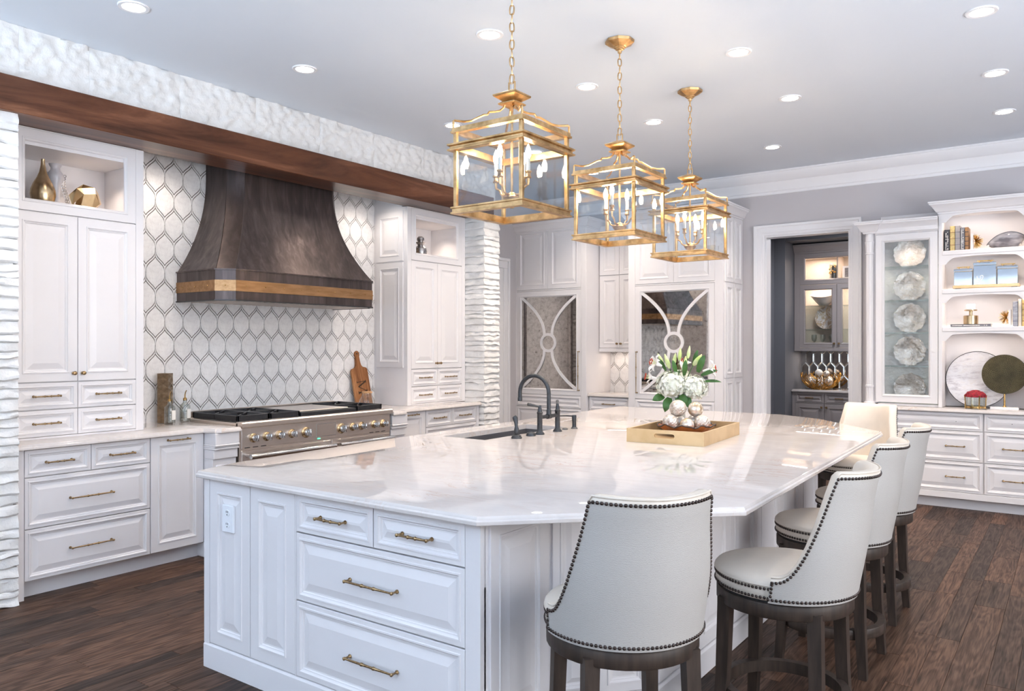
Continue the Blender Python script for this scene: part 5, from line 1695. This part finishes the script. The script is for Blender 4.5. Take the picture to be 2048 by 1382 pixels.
def urchin(x, z, s_, label):
    t = thing('urchin_bookend', label, 'bookend', (x, 8.36, z), 0, 'spiky gold bookends')
    part('plate', boxes((-.004 if s_ > 0 else -.012, .012 if s_ > 0 else .004, -.05, .05, 0, .155), (min(0, s_ * .07), max(0, s_ * .07), -.05, .05, 0, .004)), 'marble_white', t, 0)
    mb = MB(); r_ = random.Random(4)
    c = Vector((s_ * .03, -.02, .085))
    for k in range(150):
        u = r_.uniform(-1, 1); a = r_.uniform(0, 2 * PI); q = math.sqrt(1 - u * u)
        d = Vector((q * math.cos(a), q * math.sin(a), u))
        if d.x * s_ < -.25: continue
        mb.tube([c, c + d * .055, c + d * r_.uniform(.062, .072)], [.0022, .0022, .0005], 4)
    part('spines', mb, 'brass', t, 0)['kind'] = 'stuff'
urchin(-.775, Z1, 1, 'spiky gold urchin bookend beside the books on the top shelf')
urchin(-.472, Z3, -1, 'spiky gold urchin bookend beside the books on the third shelf')
# flat-based boat bowl
mb = MB(); N1, N2 = 28, 8
for i in range(N1 + 1):
    u = -1 + 2 * i / N1
    zt = .135 + .028 * u * 1.0 - .07 * (abs(u) ** 2.2)
    for j in range(N2 + 1):
        q = j / N2
        w_ = .07 * math.sqrt(max(0, 1 - u * u)) ** .8 + .003
        zz = (zt) * (abs(q * 2 - 1)) ** 1.6
        xx = u * (.132 if False else .15) * (.48 + .52 * (zz / max(zt, .01)) ** .6)
        mb.v.append((xx, -w_ * math.cos(PI * q), zz + .004))
for i in range(N1):
    for j in range(N2): q = i * (N2 + 1) + j; mb.f.append((q, q + N2 + 1, q + N2 + 2, q + 1))
me = mb.mesh('decorative_bowl', 'smoke_swirl', 60)
o = link('decorative_bowl', me, None, (-.505, 8.34, Z1)); md = o.modifiers.new('shell', 'SOLIDIFY'); md.thickness = .005
tag(o, 'smoky grey boat-shaped glass bowl on the top hutch shelf', 'bowl')
rim_ = [mb.v[i * (N2 + 1)] for i in range(N1 + 1)]
link('rim', MB().tube(rim_, .0035, 6).mesh('rim', 'book_slate', 50), o)
# three mirrored canisters on a brass tray
t = thing('brass_tray', 'low brass tray on the second hutch shelf under mirrored boxes', 'tray', (-.66, 8.33, Z2))
part('tray', boxes((-.262, .262, -.055, .055, .010, .034), bev=.002), 'gold_leaf', t, 0)
for x in (-.22, .22): part('foot', boxes((x - .022, x + .022, -.045, .045, 0, .010)), 'cast_iron', t, 0)
for x0, x1, h_, lab in ((-.915, -.765, .155, 'small mirrored box nearest the glass door on the brass tray'), (-.758, -.577, .205, 'tall mirrored box with a white monogram in the middle of the brass tray'), (-.57, -.412, .165, 'small mirrored box at the far end of the brass tray')):
    xc, w_ = (x0 + x1) / 2, (x1 - x0) / 2
    t = thing('mirrored_box', lab, 'box', (xc, 8.335, Z2 + .0345), 0, 'mirrored boxes with gold handles')
    part('body', boxes((-w_, w_, -.045, .045, 0, h_ - .027), bev=.004), 'mirror_blue', t, 0)
    ld = part('lid', boxes((-w_ - .002, w_ + .002, -.047, .047, h_ - .026, h_), bev=.004), 'mirror_blue', t, 0)
    part('lid_handle', MB().tube([(-w_ * .72, 0, h_ + .018), (w_ * .72, 0, h_ + .018)], .005, 8).tube([(-w_ * .5, 0, h_), (-w_ * .5, 0, h_ + .018)], .004, 8).tube([(w_ * .5, 0, h_), (w_ * .5, 0, h_ + .018)], .004, 8), 'brass', ld, 40)
    if h_ > .2:
        pts = [(-.062, -.0465, .085), (-.06, -.0465, .060), (-.045, -.0465, .052), (-.032, -.0465, .06), (-.032, -.0465, .085), (-.022, -.0465, .088), (-.010, -.0465, .078), (-.018, -.0465, .055), (-.05, -.0465, .02), (-.07, -.0465, .012)]
        part('monogram', MB().tube(pts, .0028, 6), 'plastic_white', t, 40)
# brass candle stand on a flat book
t = thing('book', 'grey coffee table book lying flat on the third hutch shelf', 'book', (-.775, 8.33, Z3), 0, 'books on the hutch shelves')
part('cover', boxes((-.16, .16, -.10, .10, 0, .003), (-.16, .16, -.10, .10, .023, .026), (-.16, .16, -.10, -.096, 0, .026)), 'book_slate', t, 0)
part('pages', boxes((-.156, .156, -.095, .096, .003, .023)), 'paper', t, 0)
mb = MB(); rk = random.Random(9); x = -.145
while x < .13:
    w_ = rk.uniform(.004, .009)
    if not (.075 < x < .10) and rk.random() < .9: mb.box(x, x + w_, -.1008, -.099, .009, .017)
    x += w_ + .003
part('spine_lettering', mb, 'book_ink', t, 0)
t = thing('candle_stand', 'brass drum candle stand with a white candle on the flat book', 'candle holder', (-.782, 8.335, Z3 + .0265))
part('drum', MB().lathe([(.0001, 0), (.06, 0), (.06, .078), (.057, .08), (.0001, .08)], (0, 0, 0), 32), 'gold_satin', t, 40)
part('stem', MB().lathe([(.014, .08), (.014, .125)], (0, 0, 0), 16), 'gold_satin', t, 40)
part('dish', MB().lathe([(.0001, .122), (.05, .123), (.053, .126), (.053, .134), (.0001, .135)], (0, 0, 0), 28), 'gold_satin', t, 40)
part('candle', MB().lathe([(.0001, .135), (.037, .135), (.038, .139), (.038, .182), (.035, .186), (.0001, .184)], (0, 0, 0), 24), 'plastic_white', t, 40)
# large plate leaning at the back of the buffet, woven disc, red moss bowl
m, nt, b = newmat('brushed_plate')
v = coords(nt, (1, 1, 3.2)); f = nz(nt, v, 7, 6, .7)
nt.links.new(ramp(nt, f, [(.30, (.30, .29, .34)), (.42, (.62, .60, .63)), (.52, (.76, .76, .79)), (.66, (.70, .67, .66))]), b.inputs['Base Color']); setb(b, rough=.18)
CZ = .9225
t = thing('display_plate', 'large round brushed grey and white plate leaning in the hutch', 'plate', (-.735, 8.43, CZ + .262))
part('plate', MB().lathe([(.0001, -.012), (.15, -.012), (.22, -.018), (.255, -.026), (.258, -.022), (.22, -.008), (.0001, 0)], (0, 0, 0), 64, 'y'), 'brushed_plate', t, 50)
part('rim', MB().lathe([(.2555, -.028), (.2605, -.028), (.2605, -.020), (.2555, -.020), (.2555, -.028)], (0, 0, 0), 64, 'y'), 'dark_steel', t, 50)
t.rotation_euler = (R(-3), 0, 0)
m, nt, b = newmat('woven_brass')
tc = nt.nodes.new('ShaderNodeTexCoord'); sp_ = nt.nodes.new('ShaderNodeSeparateXYZ'); nt.links.new(tc.outputs['Object'], sp_.inputs[0])
f = nz(nt, coords(nt), 5, 3)
nt.links.new(ramp(nt, f, [(.35, (.20, .16, .07)), (.65, (.50, .41, .18))]), b.inputs['Base Color']); setb(b, metal=.8, rough=.4)
t = thing('disc_sculpture', 'dark brass studded disc sculpture on a marble block', 'sculpture', (-.515, 8.30, CZ))
part('plinth', boxes((-.11, .11, -.04, .04, 0, .022), bev=.002), 'marble_white', t, 0)
part('stem', MB().lathe([(.016, .022), (.014, .028), (.008, .034), (.007, .14), (.0001, .14)], (0, 0, 0), 14), 'brass', t, 40)
part('disc', MB().lathe([(.0001, -.006), (.176, -.006), (.178, 0), (.176, .006), (.0001, .006)], (0, 0, .318), 64, 'y'), 'disc_bronze', t, 40)
mb = MB()
for k in range(1, 22):
    r_ = .0082 * k - .002
    n = max(5, int(2 * PI * r_ / .0088))
    for j in range(n):
        a = 2 * PI * j / n + k * .37
        mb.add([(r_ * math.cos(a) + dx, y_, .318 + r_ * math.sin(a) + dz) for dx, y_, dz in ((-.0032, -.006, 0), (0, -.006, -.0032), (.0032, -.006, 0), (0, -.006, .0032), (0, -.0105, 0))], [(0, 1, 4), (1, 2, 4), (2, 3, 4), (3, 0, 4)])
part('studs', mb, 'woven_brass', t, 0)['kind'] = 'stuff'
t = thing('moss_bowl', 'clear glass bowl with brass legs and a red moss mound on the buffet', 'ornament', (-.735, 8.235, CZ))
part('brass_ring', MB().lathe([(.078, .008), (.084, .008), (.084, .026), (.078, .026), (.078, .008)], (0, 0, 0), 36), 'brass', t, 40)
for k in range(4):
    a = Q * k + R(25); ca, sa = math.cos(a), math.sin(a)
    part('leg', MB().tube([(.084 * ca, .084 * sa, 0), (.084 * ca, .084 * sa, .03), (.086 * ca, .086 * sa, .07), (.088 * ca, .088 * sa, .1), (.094 * ca, .094 * sa, .125)], [.006, .006, .0045, .0055, .004], 8), 'brass', t, 40)
part('glass_bowl', MB().lathe([(.0001, .012), (.07, .012), (.076, .018), (.076, .112), (.073, .112), (.072, .02), (.0001, .018)], (0, 0, 0), 32), 'vessel_glass', t, 40)
mb = MB(); vs = []; fs = []; n, m_ = 36, 10
for j in range(m_ + 1):
    ph = PI / 2 * j / m_
    for k in range(n):
        a = 2 * PI * k / n
        q = 1 + .09 * noise.noise(Vector((math.cos(a) * 3, math.sin(a) * 3, j * .5))) + .05 * noise.noise(Vector((math.cos(a) * 9, math.sin(a) * 9, j * 1.5)))
        vs.append((.088 * q * math.cos(ph) * math.cos(a), .088 * q * math.cos(ph) * math.sin(a), .108 + .062 * q * math.sin(ph)))
for j in range(m_):
    for k in range(n): fs.append((j * n + k, j * n + (k + 1) % n, (j + 1) * n + (k + 1) % n, (j + 1) * n + k))
fs.append(tuple(range(n))[::-1])
part('moss_mound', MB().add(vs, fs), 'red_moss', t, 40)

# ------------------------------------------------------------------ pantry behind the doorway
PM = 'taupe_paint'
t = thing('pantry_base_cabinet', 'taupe base cabinet with square brass pulls in the pantry', 'cabinet', (-3.055, 10.6, 0))
part('body', boxes((0, 1.98, .021, .44, .10, .885)), PM, t, 0)
part('toe_kick', boxes((0, 1.98, .07, .44, 0, .1)), PM, t, 0)
part('end_stile', boxes((0, .037, 0, .022, .1, .885)), PM, t, 0)
for k in range(5):
    a = .038 + k * .372; b_ = a + .37
    d = front(t, 'drawer', a, b_, .742, .883, s=.018, bvl=.026, mat=PM)
    link('handle', boxes((-.052, .052, -.022, -.012, -.007, .007), (-.045, -.035, -.014, 0, -.005, .005), (.035, .045, -.014, 0, -.005, .005)).mesh('handle', 'brass_pull', 0), d)
    d = front(t, 'door', a, b_, .105, .739, s=.048, bvl=.03, mat=PM)
    link('knob', boxes((-.013, .013, -.026, -.016, -.013, .013), (-.005, .005, -.018, 0, -.005, .005)).mesh('knob', 'brass_pull', 0), d, ((.155 if k % 2 == 0 else -.155), 0, .27))
mb = counter_mesh([(0, 0), (1.98, 0), (1.98, .45), (0, .45)], .888, .918)
single('countertop', mb, 'quartzite', 'grey stone pantry countertop under mirrored tiles', 'countertop', (-3.057, 10.575, 0))
t = thing('pantry_wall_cabinet', 'taupe glass-fronted cabinet lit from inside in the pantry', 'cabinet', (-3.055, 10.7, 1.425))
Zp = 1.425
part('carcass', boxes((0, .02, .021, .345, 0, 1.42), (0, 1.98, .335, .345, 0, 1.42), (0, 1.98, .021, .345, 0, .03), (0, 1.98, .021, .345, .885, .93), (0, 1.98, .021, .345, 1.25, 1.42), (.535, .55, .021, .345, 0, 1.42), (1.05, 1.07, .021, .345, 0, 1.42), (1.57, 1.59, .021, .345, 0, 1.42), (1.96, 1.98, .021, .345, 0, 1.42)), 'linen', t, 0)
part('face_frame', boxes((0, .072, 0, .022, 0, 1.42), (.072, 1.98, 0, .022, 0, .042), (.072, 1.98, 0, .022, .878, .886), (.072, 1.98, 0, .022, 1.298, 1.42)), PM, t, 0)
part('crown', MB().sweep([(0, 0, 1.30), (1.98, 0, 1.30)], CROWN_S, False), PM, t, 30)
for k in range(3):
    a = .072 + k * .94 / 2 * 1.0; b_ = a + .468
    dr = glazed(t, 'glass_door', a, b_, .044, .877, .045, mat=PM)
    link('knob', boxes((-.013, .013, -.026, -.016, -.013, .013), (-.005, .005, -.018, 0, -.005, .005)).mesh('knob', 'brass_pull', 0), dr, ((.205 if k % 2 == 0 else -.205), 0, -.36))
glazed(t, 'glass_door', .072, 1.54, .887, 1.297, .045, mat=PM)
for z in (2.025, 1.712): part('glass_shelf', boxes((.022, 1.56, .03, .33, z - Zp - .004, z - Zp + .004)), 'shelf_glass', t, 0)
for x, z, e in ((.30, 1.24, 4.5), (.9, 1.24, 4.5), (.30, .875, 5.5), (.8, .875, 5.5)):
    d = bpy.data.lights.new('cabinet_lamp', 'AREA'); d.shape = 'RECTANGLE'; d.size = .35; d.size_y = .05; d.energy = e * .45; d.color = (1, .83, .70)
    o = bpy.data.objects.new('cabinet_lamp', d); col.objects.link(o); o.parent = t; o.location = (x, .16, z)
d = bpy.data.lights.new('undercabinet_lamp', 'AREA'); d.shape = 'RECTANGLE'; d.size = 1.4; d.size_y = .05; d.energy = 3.0; d.color = (1, .86, .76)
o = bpy.data.objects.new('undercabinet_lamp', d); col.objects.link(o); o.parent = t; o.location = (.8, .16, -.004)
# bevelled mirror tiles on the pantry wall
wp = bpy.data.objects['wall_pantry']
def hexp(w_, s_, e):
    a, c, d = w_ / 2 - e, s_ / 2 - e * .3, s_ / 2 + .058 - e * 1.15
    return [(-a, -c), (0, -d), (a, -c), (a, c), (0, d), (-a, c)]
mb = MB(); o1, o2 = hexp(.112, .115, .001), hexp(.112, .115, .015)
mb.v = [(p[0], .006, p[1]) for p in o1] + [(p[0], .003, p[1]) for p in o1] + [(p[0], 0, p[1]) for p in o2]
for i in range(6):
    j = (i + 1) % 6
    mb.f += [(i, j, 6 + j, 6 + i), (6 + i, 6 + j, 12 + j, 12 + i)]
mb.f.append((12, 13, 14, 15, 16, 17))
hme = mb.mesh('mirror_tile', 'mirror_bevel', 0)
hme.materials.append(MATS['mirror_pantry'])
for p in hme.polygons:
    if len(p.vertices) == 6: p.material_index = 1
for r_ in range(-1, 4):
    for k in range(-1, 15):
        x = -2.948 + (k + (.5 if r_ % 2 else 0)) * .112; z = .985 + r_ * .173
        if -3.05 < x < -1.5 and .88 < z < 1.46: link('mirror_tile', hme, wp, (x, 11.043, z))
# stored ware
t = thing('marbled_plate', 'white and gold marbled plate on a glass shelf in the pantry cabinet', 'plate', (-2.70, 10.96, 1.717 + .153))
m, nt, b = newmat('gold_vein')
f = nz(nt, coords(nt), 9, 4, .6, 1.5)
nt.links.new(ramp(nt, f, [(.42, (.80, .78, .78)), (.5, (.52, .36, .18)), (.56, (.84, .82, .82)), (.75, (.62, .58, .58))]), b.inputs['Base Color']); setb(b, rough=.2)
part('plate', MB().lathe([(.0001, -.008), (.09, -.008), (.13, -.018), (.150, -.026), (.151, -.022), (.13, -.010), (.0001, 0)], (0, 0, 0), 40, 'y'), 'gold_vein', t, 50)
mb = MB()
for k in range(24):
    a = 2 * PI * k / 24
    for r_, z in ((.05, 0), (.10, .05), (.17 + .015 * math.sin(a * 2), .13 + .02 * math.cos(a * 2)), (.165 + .015 * math.sin(a * 2), .128 + .02 * math.cos(a * 2)), (.095, .055), (.0, .008)): mb.v.append((r_ * math.cos(a), r_ * .75 * math.sin(a), z))
for k in range(24):
    for j in range(5): mb.f.append((k * 6 + j, ((k + 1) % 24) * 6 + j, ((k + 1) % 24) * 6 + j + 1, k * 6 + j + 1))
mb.f.append(tuple(k * 6 for k in range(24))[::-1])
single('folded_bowl', mb, 'pearl', 'pale wavy glass bowl on the upper glass shelf in the pantry cabinet', 'bowl', (-2.72, 10.87, 2.0295), smooth=60)
for k, x in enumerate((-2.84, -2.73, -2.62)):
    t = thing('stemmed_glass', ('leftmost', 'middle', 'rightmost')[k] + ' clear stemmed glass under the marbled plate in the pantry cabinet', 'glass', (x, 10.86, Zp + .0305), 0, 'stemmed glasses in the pantry cabinet')
    part('foot', MB().lathe([(.0001, 0), (.032, 0), (.03, .003), (.004, .006), (.0035, .09)], (0, 0, 0), 18), 'vessel_glass', t, 40)
    part('cup', MB().lathe([(.0035, .09), (.025, .105), (.036, .14), (.034, .19), (.032, .19), (.034, .14), (.022, .108), (.0001, .098)], (0, 0, 0), 18), 'vessel_glass', t, 40)
t = thing('inlaid_vase', 'dark cylinder vase with gold and clear inlay on top pantry shelf', 'vase', (-2.585, 10.88, Zp + .931))
part('cylinder', MB().lathe([(.0001, 0), (.062, 0), (.064, .006), (.064, .218), (.06, .222), (.056, .218), (.056, .02), (.0001, .02)], (0, 0, 0), 24), 'vessel_glass', t, 40)
part('liner', MB().lathe([(.0001, .02), (.04, .02), (.042, .1), (.036, .2), (.0001, .2)], (0, 0, 0), 20), 'book_charcoal', t, 40)
mb = MB(); rk = random.Random(6)
for k in range(16):
    a = rk.uniform(0, 2 * PI); z = rk.uniform(.08, .205)
    mb.sphere((.063 * math.cos(a), .063 * math.sin(a), z), rk.uniform(.008, .015), 8, 5)
part('gold_flecks', mb, 'brass', t, 40)['kind'] = 'stuff'
t = thing('picture_frame', 'white picture frame standing on a gold book in the pantry cabinet', 'picture frame', (-2.40, 10.90, Zp + .9525))
part('frame', MB().sweep([(-.085, 0), (.085, 0), (.085, .17), (-.085, .17)], [(0, 0), (0, .012), (-.024, .012), (-.024, 0)], True).rot(R(90), 'X'), 'plastic_white', t, 0)
part('photo', boxes((-.063, .063, -.006, -.003, .022, .148)), 'book_slate', t, 0)
single('book', boxes((-.11, .11, -.07, .07, 0, .021), bev=.003), 'book_gold', 'gold book lying under the picture frame in the pantry cabinet', 'book', (-2.41, 10.87, Zp + .931))
# branching copper bowl of spheres
t = thing('twig_bowl', 'gold branch-work bowl of pale spheres on the pantry counter', 'bowl', (-2.742, 10.80, .9185))
mb = MB(); rk = random.Random(12)
def bowl_pt(a, u):
    r_ = .085 + .165 * math.sin(u * PI / 2) ** .9; z = .006 + .19 * u ** 1.5
    return Vector((r_ * math.cos(a), r_ * .92 * math.sin(a), z))
for k in range(22):
    a = 2 * PI * k / 22 + rk.uniform(-.08, .08)
    br = [(a, 0)]
    for lv_ in range(1, 6):
        br.append((br[-1][0] + rk.uniform(-.16, .16), lv_ / 5))
    mb.tube([bowl_pt(*q) for q in br], [.0068, .0062, .0055, .005, .0045, .004], 5)
    for lv_ in (1, 2, 3, 4):
        s_ = rk.choice((-1, 1)); q0 = br[lv_]
        q = [q0, (q0[0] + s_ * .12, q0[1] + .07), (q0[0] + s_ * .24, min(1.05, q0[1] + .2)), (q0[0] + s_ * .30, min(1.08, q0[1] + .30))]
        mb.tube([bowl_pt(*w_) for w_ in q], [.005, .0045, .004, .0035], 5)
mb.lathe([(.0001, 0), (.1, 0), (.1, .008), (.0001, .008)], (0, 0, 0), 20)
part('branches', mb, 'copper_wire', t, 40)
for k, (dx, dy, dz, r_) in enumerate(((-.12, -.05, .105, .062), (.0, -.09, .095, .06), (.11, -.04, .105, .06), (-.05, .07, .13, .064), (.08, .08, .12, .06), (-.02, -.01, .214, .052), (.082, -.03, .206, .045))):
    lab = ('shiny mercury sphere at the doorway end of the pantry branch bowl', 'pearly sphere low at the front of the pantry branch bowl', 'shiny mercury sphere at the inner end of the pantry branch bowl', 'pearly sphere behind the doorway end of the pantry branch bowl', 'shiny mercury sphere at the back of the pantry branch bowl', 'pearly sphere heaped highest in the pantry branch bowl', 'small shiny sphere on top of the heap in the pantry branch bowl')[k]
    single('decorative_sphere', MB().sphere((0, 0, 0), r_, 20, 12), 'pearl' if k % 2 else 'mercury_shine', lab, 'sphere', (-2.742 + dx, 10.80 + dy, .9185 + dz), 0, 'spheres in the pantry bowl', smooth=60)

# ------------------------------------------------------------------ ornaments on the cooking wall
CT2 = .9185
# faceted square vase
mb = MB(); n = 14; w_ = .041
for k in range(n + 1):
    z = .372 * k / n
    for j in range(8):
        a = R(45 * j)
        up_ = (k + j // 2) % 2
        rr = w_ * (1.0 + (.09 if up_ else -.09)) if j % 2 == 0 else w_ * 1.4142 * (.985 if k % 2 else 1.0)
        if k in (0, n): rr = w_ if j % 2 == 0 else w_ * 1.4142
        mb.v.append((rr * math.cos(a), rr * math.sin(a), z + (.004 if up_ and 0 < k < n and j % 2 == 0 else 0)))
for k in range(n):
    for j in range(8):
        j2 = (j + 1) % 8; A, B, C, D_ = k * 8 + j, k * 8 + j2, k * 8 + 8 + j2, k * 8 + 8 + j
        if (k + j) % 2: mb.f += [(A, B, C), (A, C, D_)]
        else: mb.f += [(A, B, D_), (B, C, D_)]
mb.f.append(tuple(range(8))[::-1]); mb.f.append(tuple(n * 8 + j for j in range(8)))
single('faceted_vase', mb, 'vase_bronze', 'tall square bronze vase with chiselled facets by the backsplash', 'vase', (-5.56, 3.225, CT2), R(35), smooth=0)
def bottle(x, y, lab):
    t = thing('oil_bottle', lab, 'bottle', (x, y, CT2), R(15), 'oil bottles with gold spouts')
    part('vessel', MB().lathe([(.0001, 0), (.036, 0), (.039, .004), (.039, .115), (.036, .128), (.020, .142), (.0145, .150), (.0145, .168), (.012, .168), (.012, .15), (.034, .12), (.036, .01), (.0001, .008)], (0, 0, 0), 24), 'vessel_glass', t, 40)
    part('label', boxes((.0355, .0400, -.018, .018, .03, .10)), 'paper', t, 0)
    sp = part('stopper', MB().lathe([(.011, .160), (.0135, .168), (.0135, .180), (.009, .184), (.0001, .185)], (0, 0, 0), 14), 'brass', t, 40)
    part('spout', MB().tube([(0, 0, .18), (0, 0, .205), (.003, .002, .225), (.010, .006, .24)], [.005, .0045, .004, .003], 8), 'brass', sp, 40)
bottle(-5.455, 3.20, 'clear oil bottle with gold spout in front of the bronze vase')
bottle(-5.50, 3.35, 'clear oil bottle with gold spout standing nearer the range')
# cutting board leaning on the mosaic
t = thing('cutting_board', 'striped acacia paddle cutting board with a burnt monogram by the range', 'cutting board', (-5.552, 5.258, CT2 + .009), Q)
pts = [(-.085, 0), (.085, 0), (.085, .30)]
for k in range(7): a = R(90) * k / 6; pts.append((.085 - .03 + .03 * math.cos(a), .30 + .03 * math.sin(a)))
pts += [(.040, .335), (.028, .35), (.022, .38), (.020, .43)]
for k in range(9): a = PI * k / 8; pts.append((.026 * math.cos(a), .455 + .026 * math.sin(a)))
pts += [(-.020, .43), (-.022, .38), (-.028, .35), (-.040, .335)]
for k in range(7): a = R(90) + R(90) * k / 6; pts.append((-.085 + .03 + .03 * math.cos(a), .30 + .03 * math.sin(a)))
pts = [(p[0] * 1.22, p[1] * 1.10) for p in pts]
bd = part('board', MB().prism(pts, 0, .02, 'xz'), 'acacia', t, 0)
part('hanging_hole', MB().lathe([(.0001, -.0006), (.0075, -.0006), (.0075, .001)], (0, 0, .50), 14, 'y'), 'slot_dark', bd, 0)
# letter M burnt in sideways (its feet towards the room end)
def stroke(mb, a, b_, w_):
    a, b_ = Vector(a), Vector(b_); d = (b_ - a).normalized(); n_ = Vector((-d.y, d.x)) * w_ / 2
    mb.prism([tuple(a + n_), tuple(a - n_), tuple(b_ - n_), tuple(b_ + n_)], -.0008, .001, 'xz')
mb = MB()
stroke(mb, (-.055, .225), (.055, .228), .006); stroke(mb, (.055, .226), (-.045, .180), .014); stroke(mb, (-.045, .180), (.055, .132), .006); stroke(mb, (-.05, .122), (.055, .130), .014)
stroke(mb, (-.055, .215), (-.055, .236), .008); stroke(mb, (.055, .212), (.055, .238), .008); stroke(mb, (-.052, .108), (-.052, .138), .008); stroke(mb, (.055, .116), (.055, .146), .008)
part('monogram', mb, 'burnt', bd, 0)
t.rotation_euler = (0, 0, Q)
for o in (bd,): o.rotation_euler = (R(-9), R(-4), 0)
t = thing('glass_jar', 'small ribbed glass jar with a cork lid beside the cutting board', 'jar', (-5.42, 5.157, CT2))
mb = MB(); prof = [(.045, 0), (.064, .009), (.072, .036), (.070, .064), (.056, .098), (.046, .112), (.046, .132)]
for k in range(40):
    a = 2 * PI * k / 40; q = 1 + (.03 if k % 4 < 2 else -.02)
    for r_, z in prof: mb.v.append((r_ * (q if .004 < z < .1 else 1) * math.cos(a), r_ * (q if .004 < z < .1 else 1) * math.sin(a), z))
for k in range(40):
    for j in range(6): mb.f.append((k * 7 + j, ((k + 1) % 40) * 7 + j, ((k + 1) % 40) * 7 + j + 1, k * 7 + j + 1))
mb.f.append(tuple(k * 7 for k in range(40))[::-1])
part('vessel', mb, 'vessel_glass', t, 60)
part('contents', MB().lathe([(.0001, .004), (.045, .004), (.055, .012), (.055, .02), (.0001, .022)], (0, 0, 0), 20), 'cork', t, 40)
part('lid', MB().lathe([(.0001, .132), (.048, .132), (.05, .135), (.05, .144), (.048, .147), (.0001, .147)], (0, 0, 0), 24), 'cork', t, 40)

# niche ornaments, near tall cabinet (niche floor z = 2.375)
NZ = 2.3755
single('teardrop_vase', MB().lathe([(.0001, 0), (.045, 0), (.052, .006), (.066, .05), (.074, .09), (.070, .125), (.055, .165), (.036, .20), (.022, .235), (.014, .275), (.011, .31), (.012, .318), (.008, .318), (.0075, .30), (.0001, .28)], (0, 0, 0), 36), 'gold_satin', 'satin gold teardrop vase in the near display niche', 'vase', (-5.36, 2.282, NZ), smooth=60)
t = thing('lattice_vase', 'tall silver vase with pierced side handles behind the gold teardrop vase', 'vase', (-5.47, 2.405, NZ))
part('body', MB().lathe([(.0001, 0), (.04, 0), (.043, .01), (.03, .06), (.026, .12), (.034, .19), (.048, .235), (.046, .26), (.03, .285), (.028, .300), (.036, .315), (.04, .325), (.034, .325), (.022, .30), (.0001, .29)], (0, 0, 0), 24), 'grey_ceramic', t, 60)
for s_ in (-1, 1):
    mb = MB()
    for k in range(14):
        z = .015 + .0185 * k; r_ = .044 + .014 * math.sin(z * 22)
        for q in (0, 1):
            c = (0.0, s_ * (r_ + .012 + q * .013), z)
            mb.tube([(c[0], c[1] + .0075 * math.cos(a * PI / 4), c[2] + .0085 * math.sin(a * PI / 4)) for a in range(8)], .0028, 5, closed=True)
    part('pierced_handle', mb, 'silver_leaf', t, 40)
# dodecahedron
g = (1 + 5 ** .5) / 2
V = [Vector((a, b_, c)) for a in (-1, 1) for b_ in (-1, 1) for c in (-1, 1)]
V += [Vector((0, a / g, b_ * g)) for a in (-1, 1) for b_ in (-1, 1)] + [Vector((a / g, b_ * g, 0)) for a in (-1, 1) for b_ in (-1, 1)] + [Vector((a * g, 0, b_ / g)) for a in (-1, 1) for b_ in (-1, 1)]
Nn = []
for a in (-1, 1):
    for b_ in (-1, 1): Nn += [Vector((0, a * g, b_)), Vector((a, 0, b_ * g)), Vector((a * g, b_, 0))]
Nn = [Vector((0, a, b_ * g)) for a in (-1, 1) for b_ in (-1, 1)] + [Vector((a, b_ * g, 0)) for a in (-1, 1) for b_ in (-1, 1)] + [Vector((a * g, 0, b_)) for a in (-1, 1) for b_ in (-1, 1)]
fs = []
for n_ in Nn:
    n_ = n_.normalized()
    q = sorted(range(20), key=lambda i: -V[i].dot(n_))[:5]
    c = sum((V[i] for i in q), Vector()) / 5
    u = (V[q[0]] - c).normalized(); w_ = n_.cross(u)
    fs.append(tuple(sorted(q, key=lambda i: math.atan2((V[i] - c).dot(w_), (V[i] - c).dot(u)))))
mb = MB().add([tuple(v_ * .058) for v_ in V], fs)
# rest it on one face
nz0 = Vector((0, 1, g)).normalized(); qd = nz0.rotation_difference(Vector((0, 0, 1)))
mb.v = [tuple(qd @ Vector(p)) for p in mb.v]; zmin = min(p[2] for p in mb.v); mb.move((0, 0, -zmin))
single('dodecahedron', mb, 'gold_leaf', 'faceted gold dodecahedron in the near display niche', 'ornament', (-5.36, 2.545, NZ), R(25), smooth=0)
# far niche
single('melon_jar', MB().lathe([(.0001, 0), (.035, 0), (.058, .02), (.068, .055), (.06, .09), (.036, .115), (.028, .125), (.045, .145), (.05, .152), (.03, .154), (.03, .158), (.038, .175), (.036, .195), (.02, .21), (.0001, .212)], (0, 0, 0), 24), 'silver_leaf', 'silver melon jar with a lid in the far display niche', 'jar', (-5.36, 5.835, NZ + .015), smooth=30)
single('wood_coaster', boxes((-.07, .07, -.13, .10, 0, .0145), bev=.002), 'pale_wood', 'flat pale wood board under the silver jar in the far niche', 'board', (-5.36, 5.865, NZ))
t = thing('sculptural_bottle', 'angular gold bottle with a long thin neck in the far display niche', 'bottle', (-5.37, 5.675, NZ), R(20))
part('body', MB().lathe([(.0001, 0), (.05, 0), (.062, .05), (.066, .075), (.03, .118), (.016, .125), (.0001, .126)], (0, 0, 0), 5), 'gold_leaf', t, 0)
part('neck', MB().lathe([(.018, .122), (.016, .132), (.010, .14), (.009, .20), (.011, .27), (.015, .285), (.0001, .286)], (0, 0, 0), 12), 'dark_steel', t, 40)
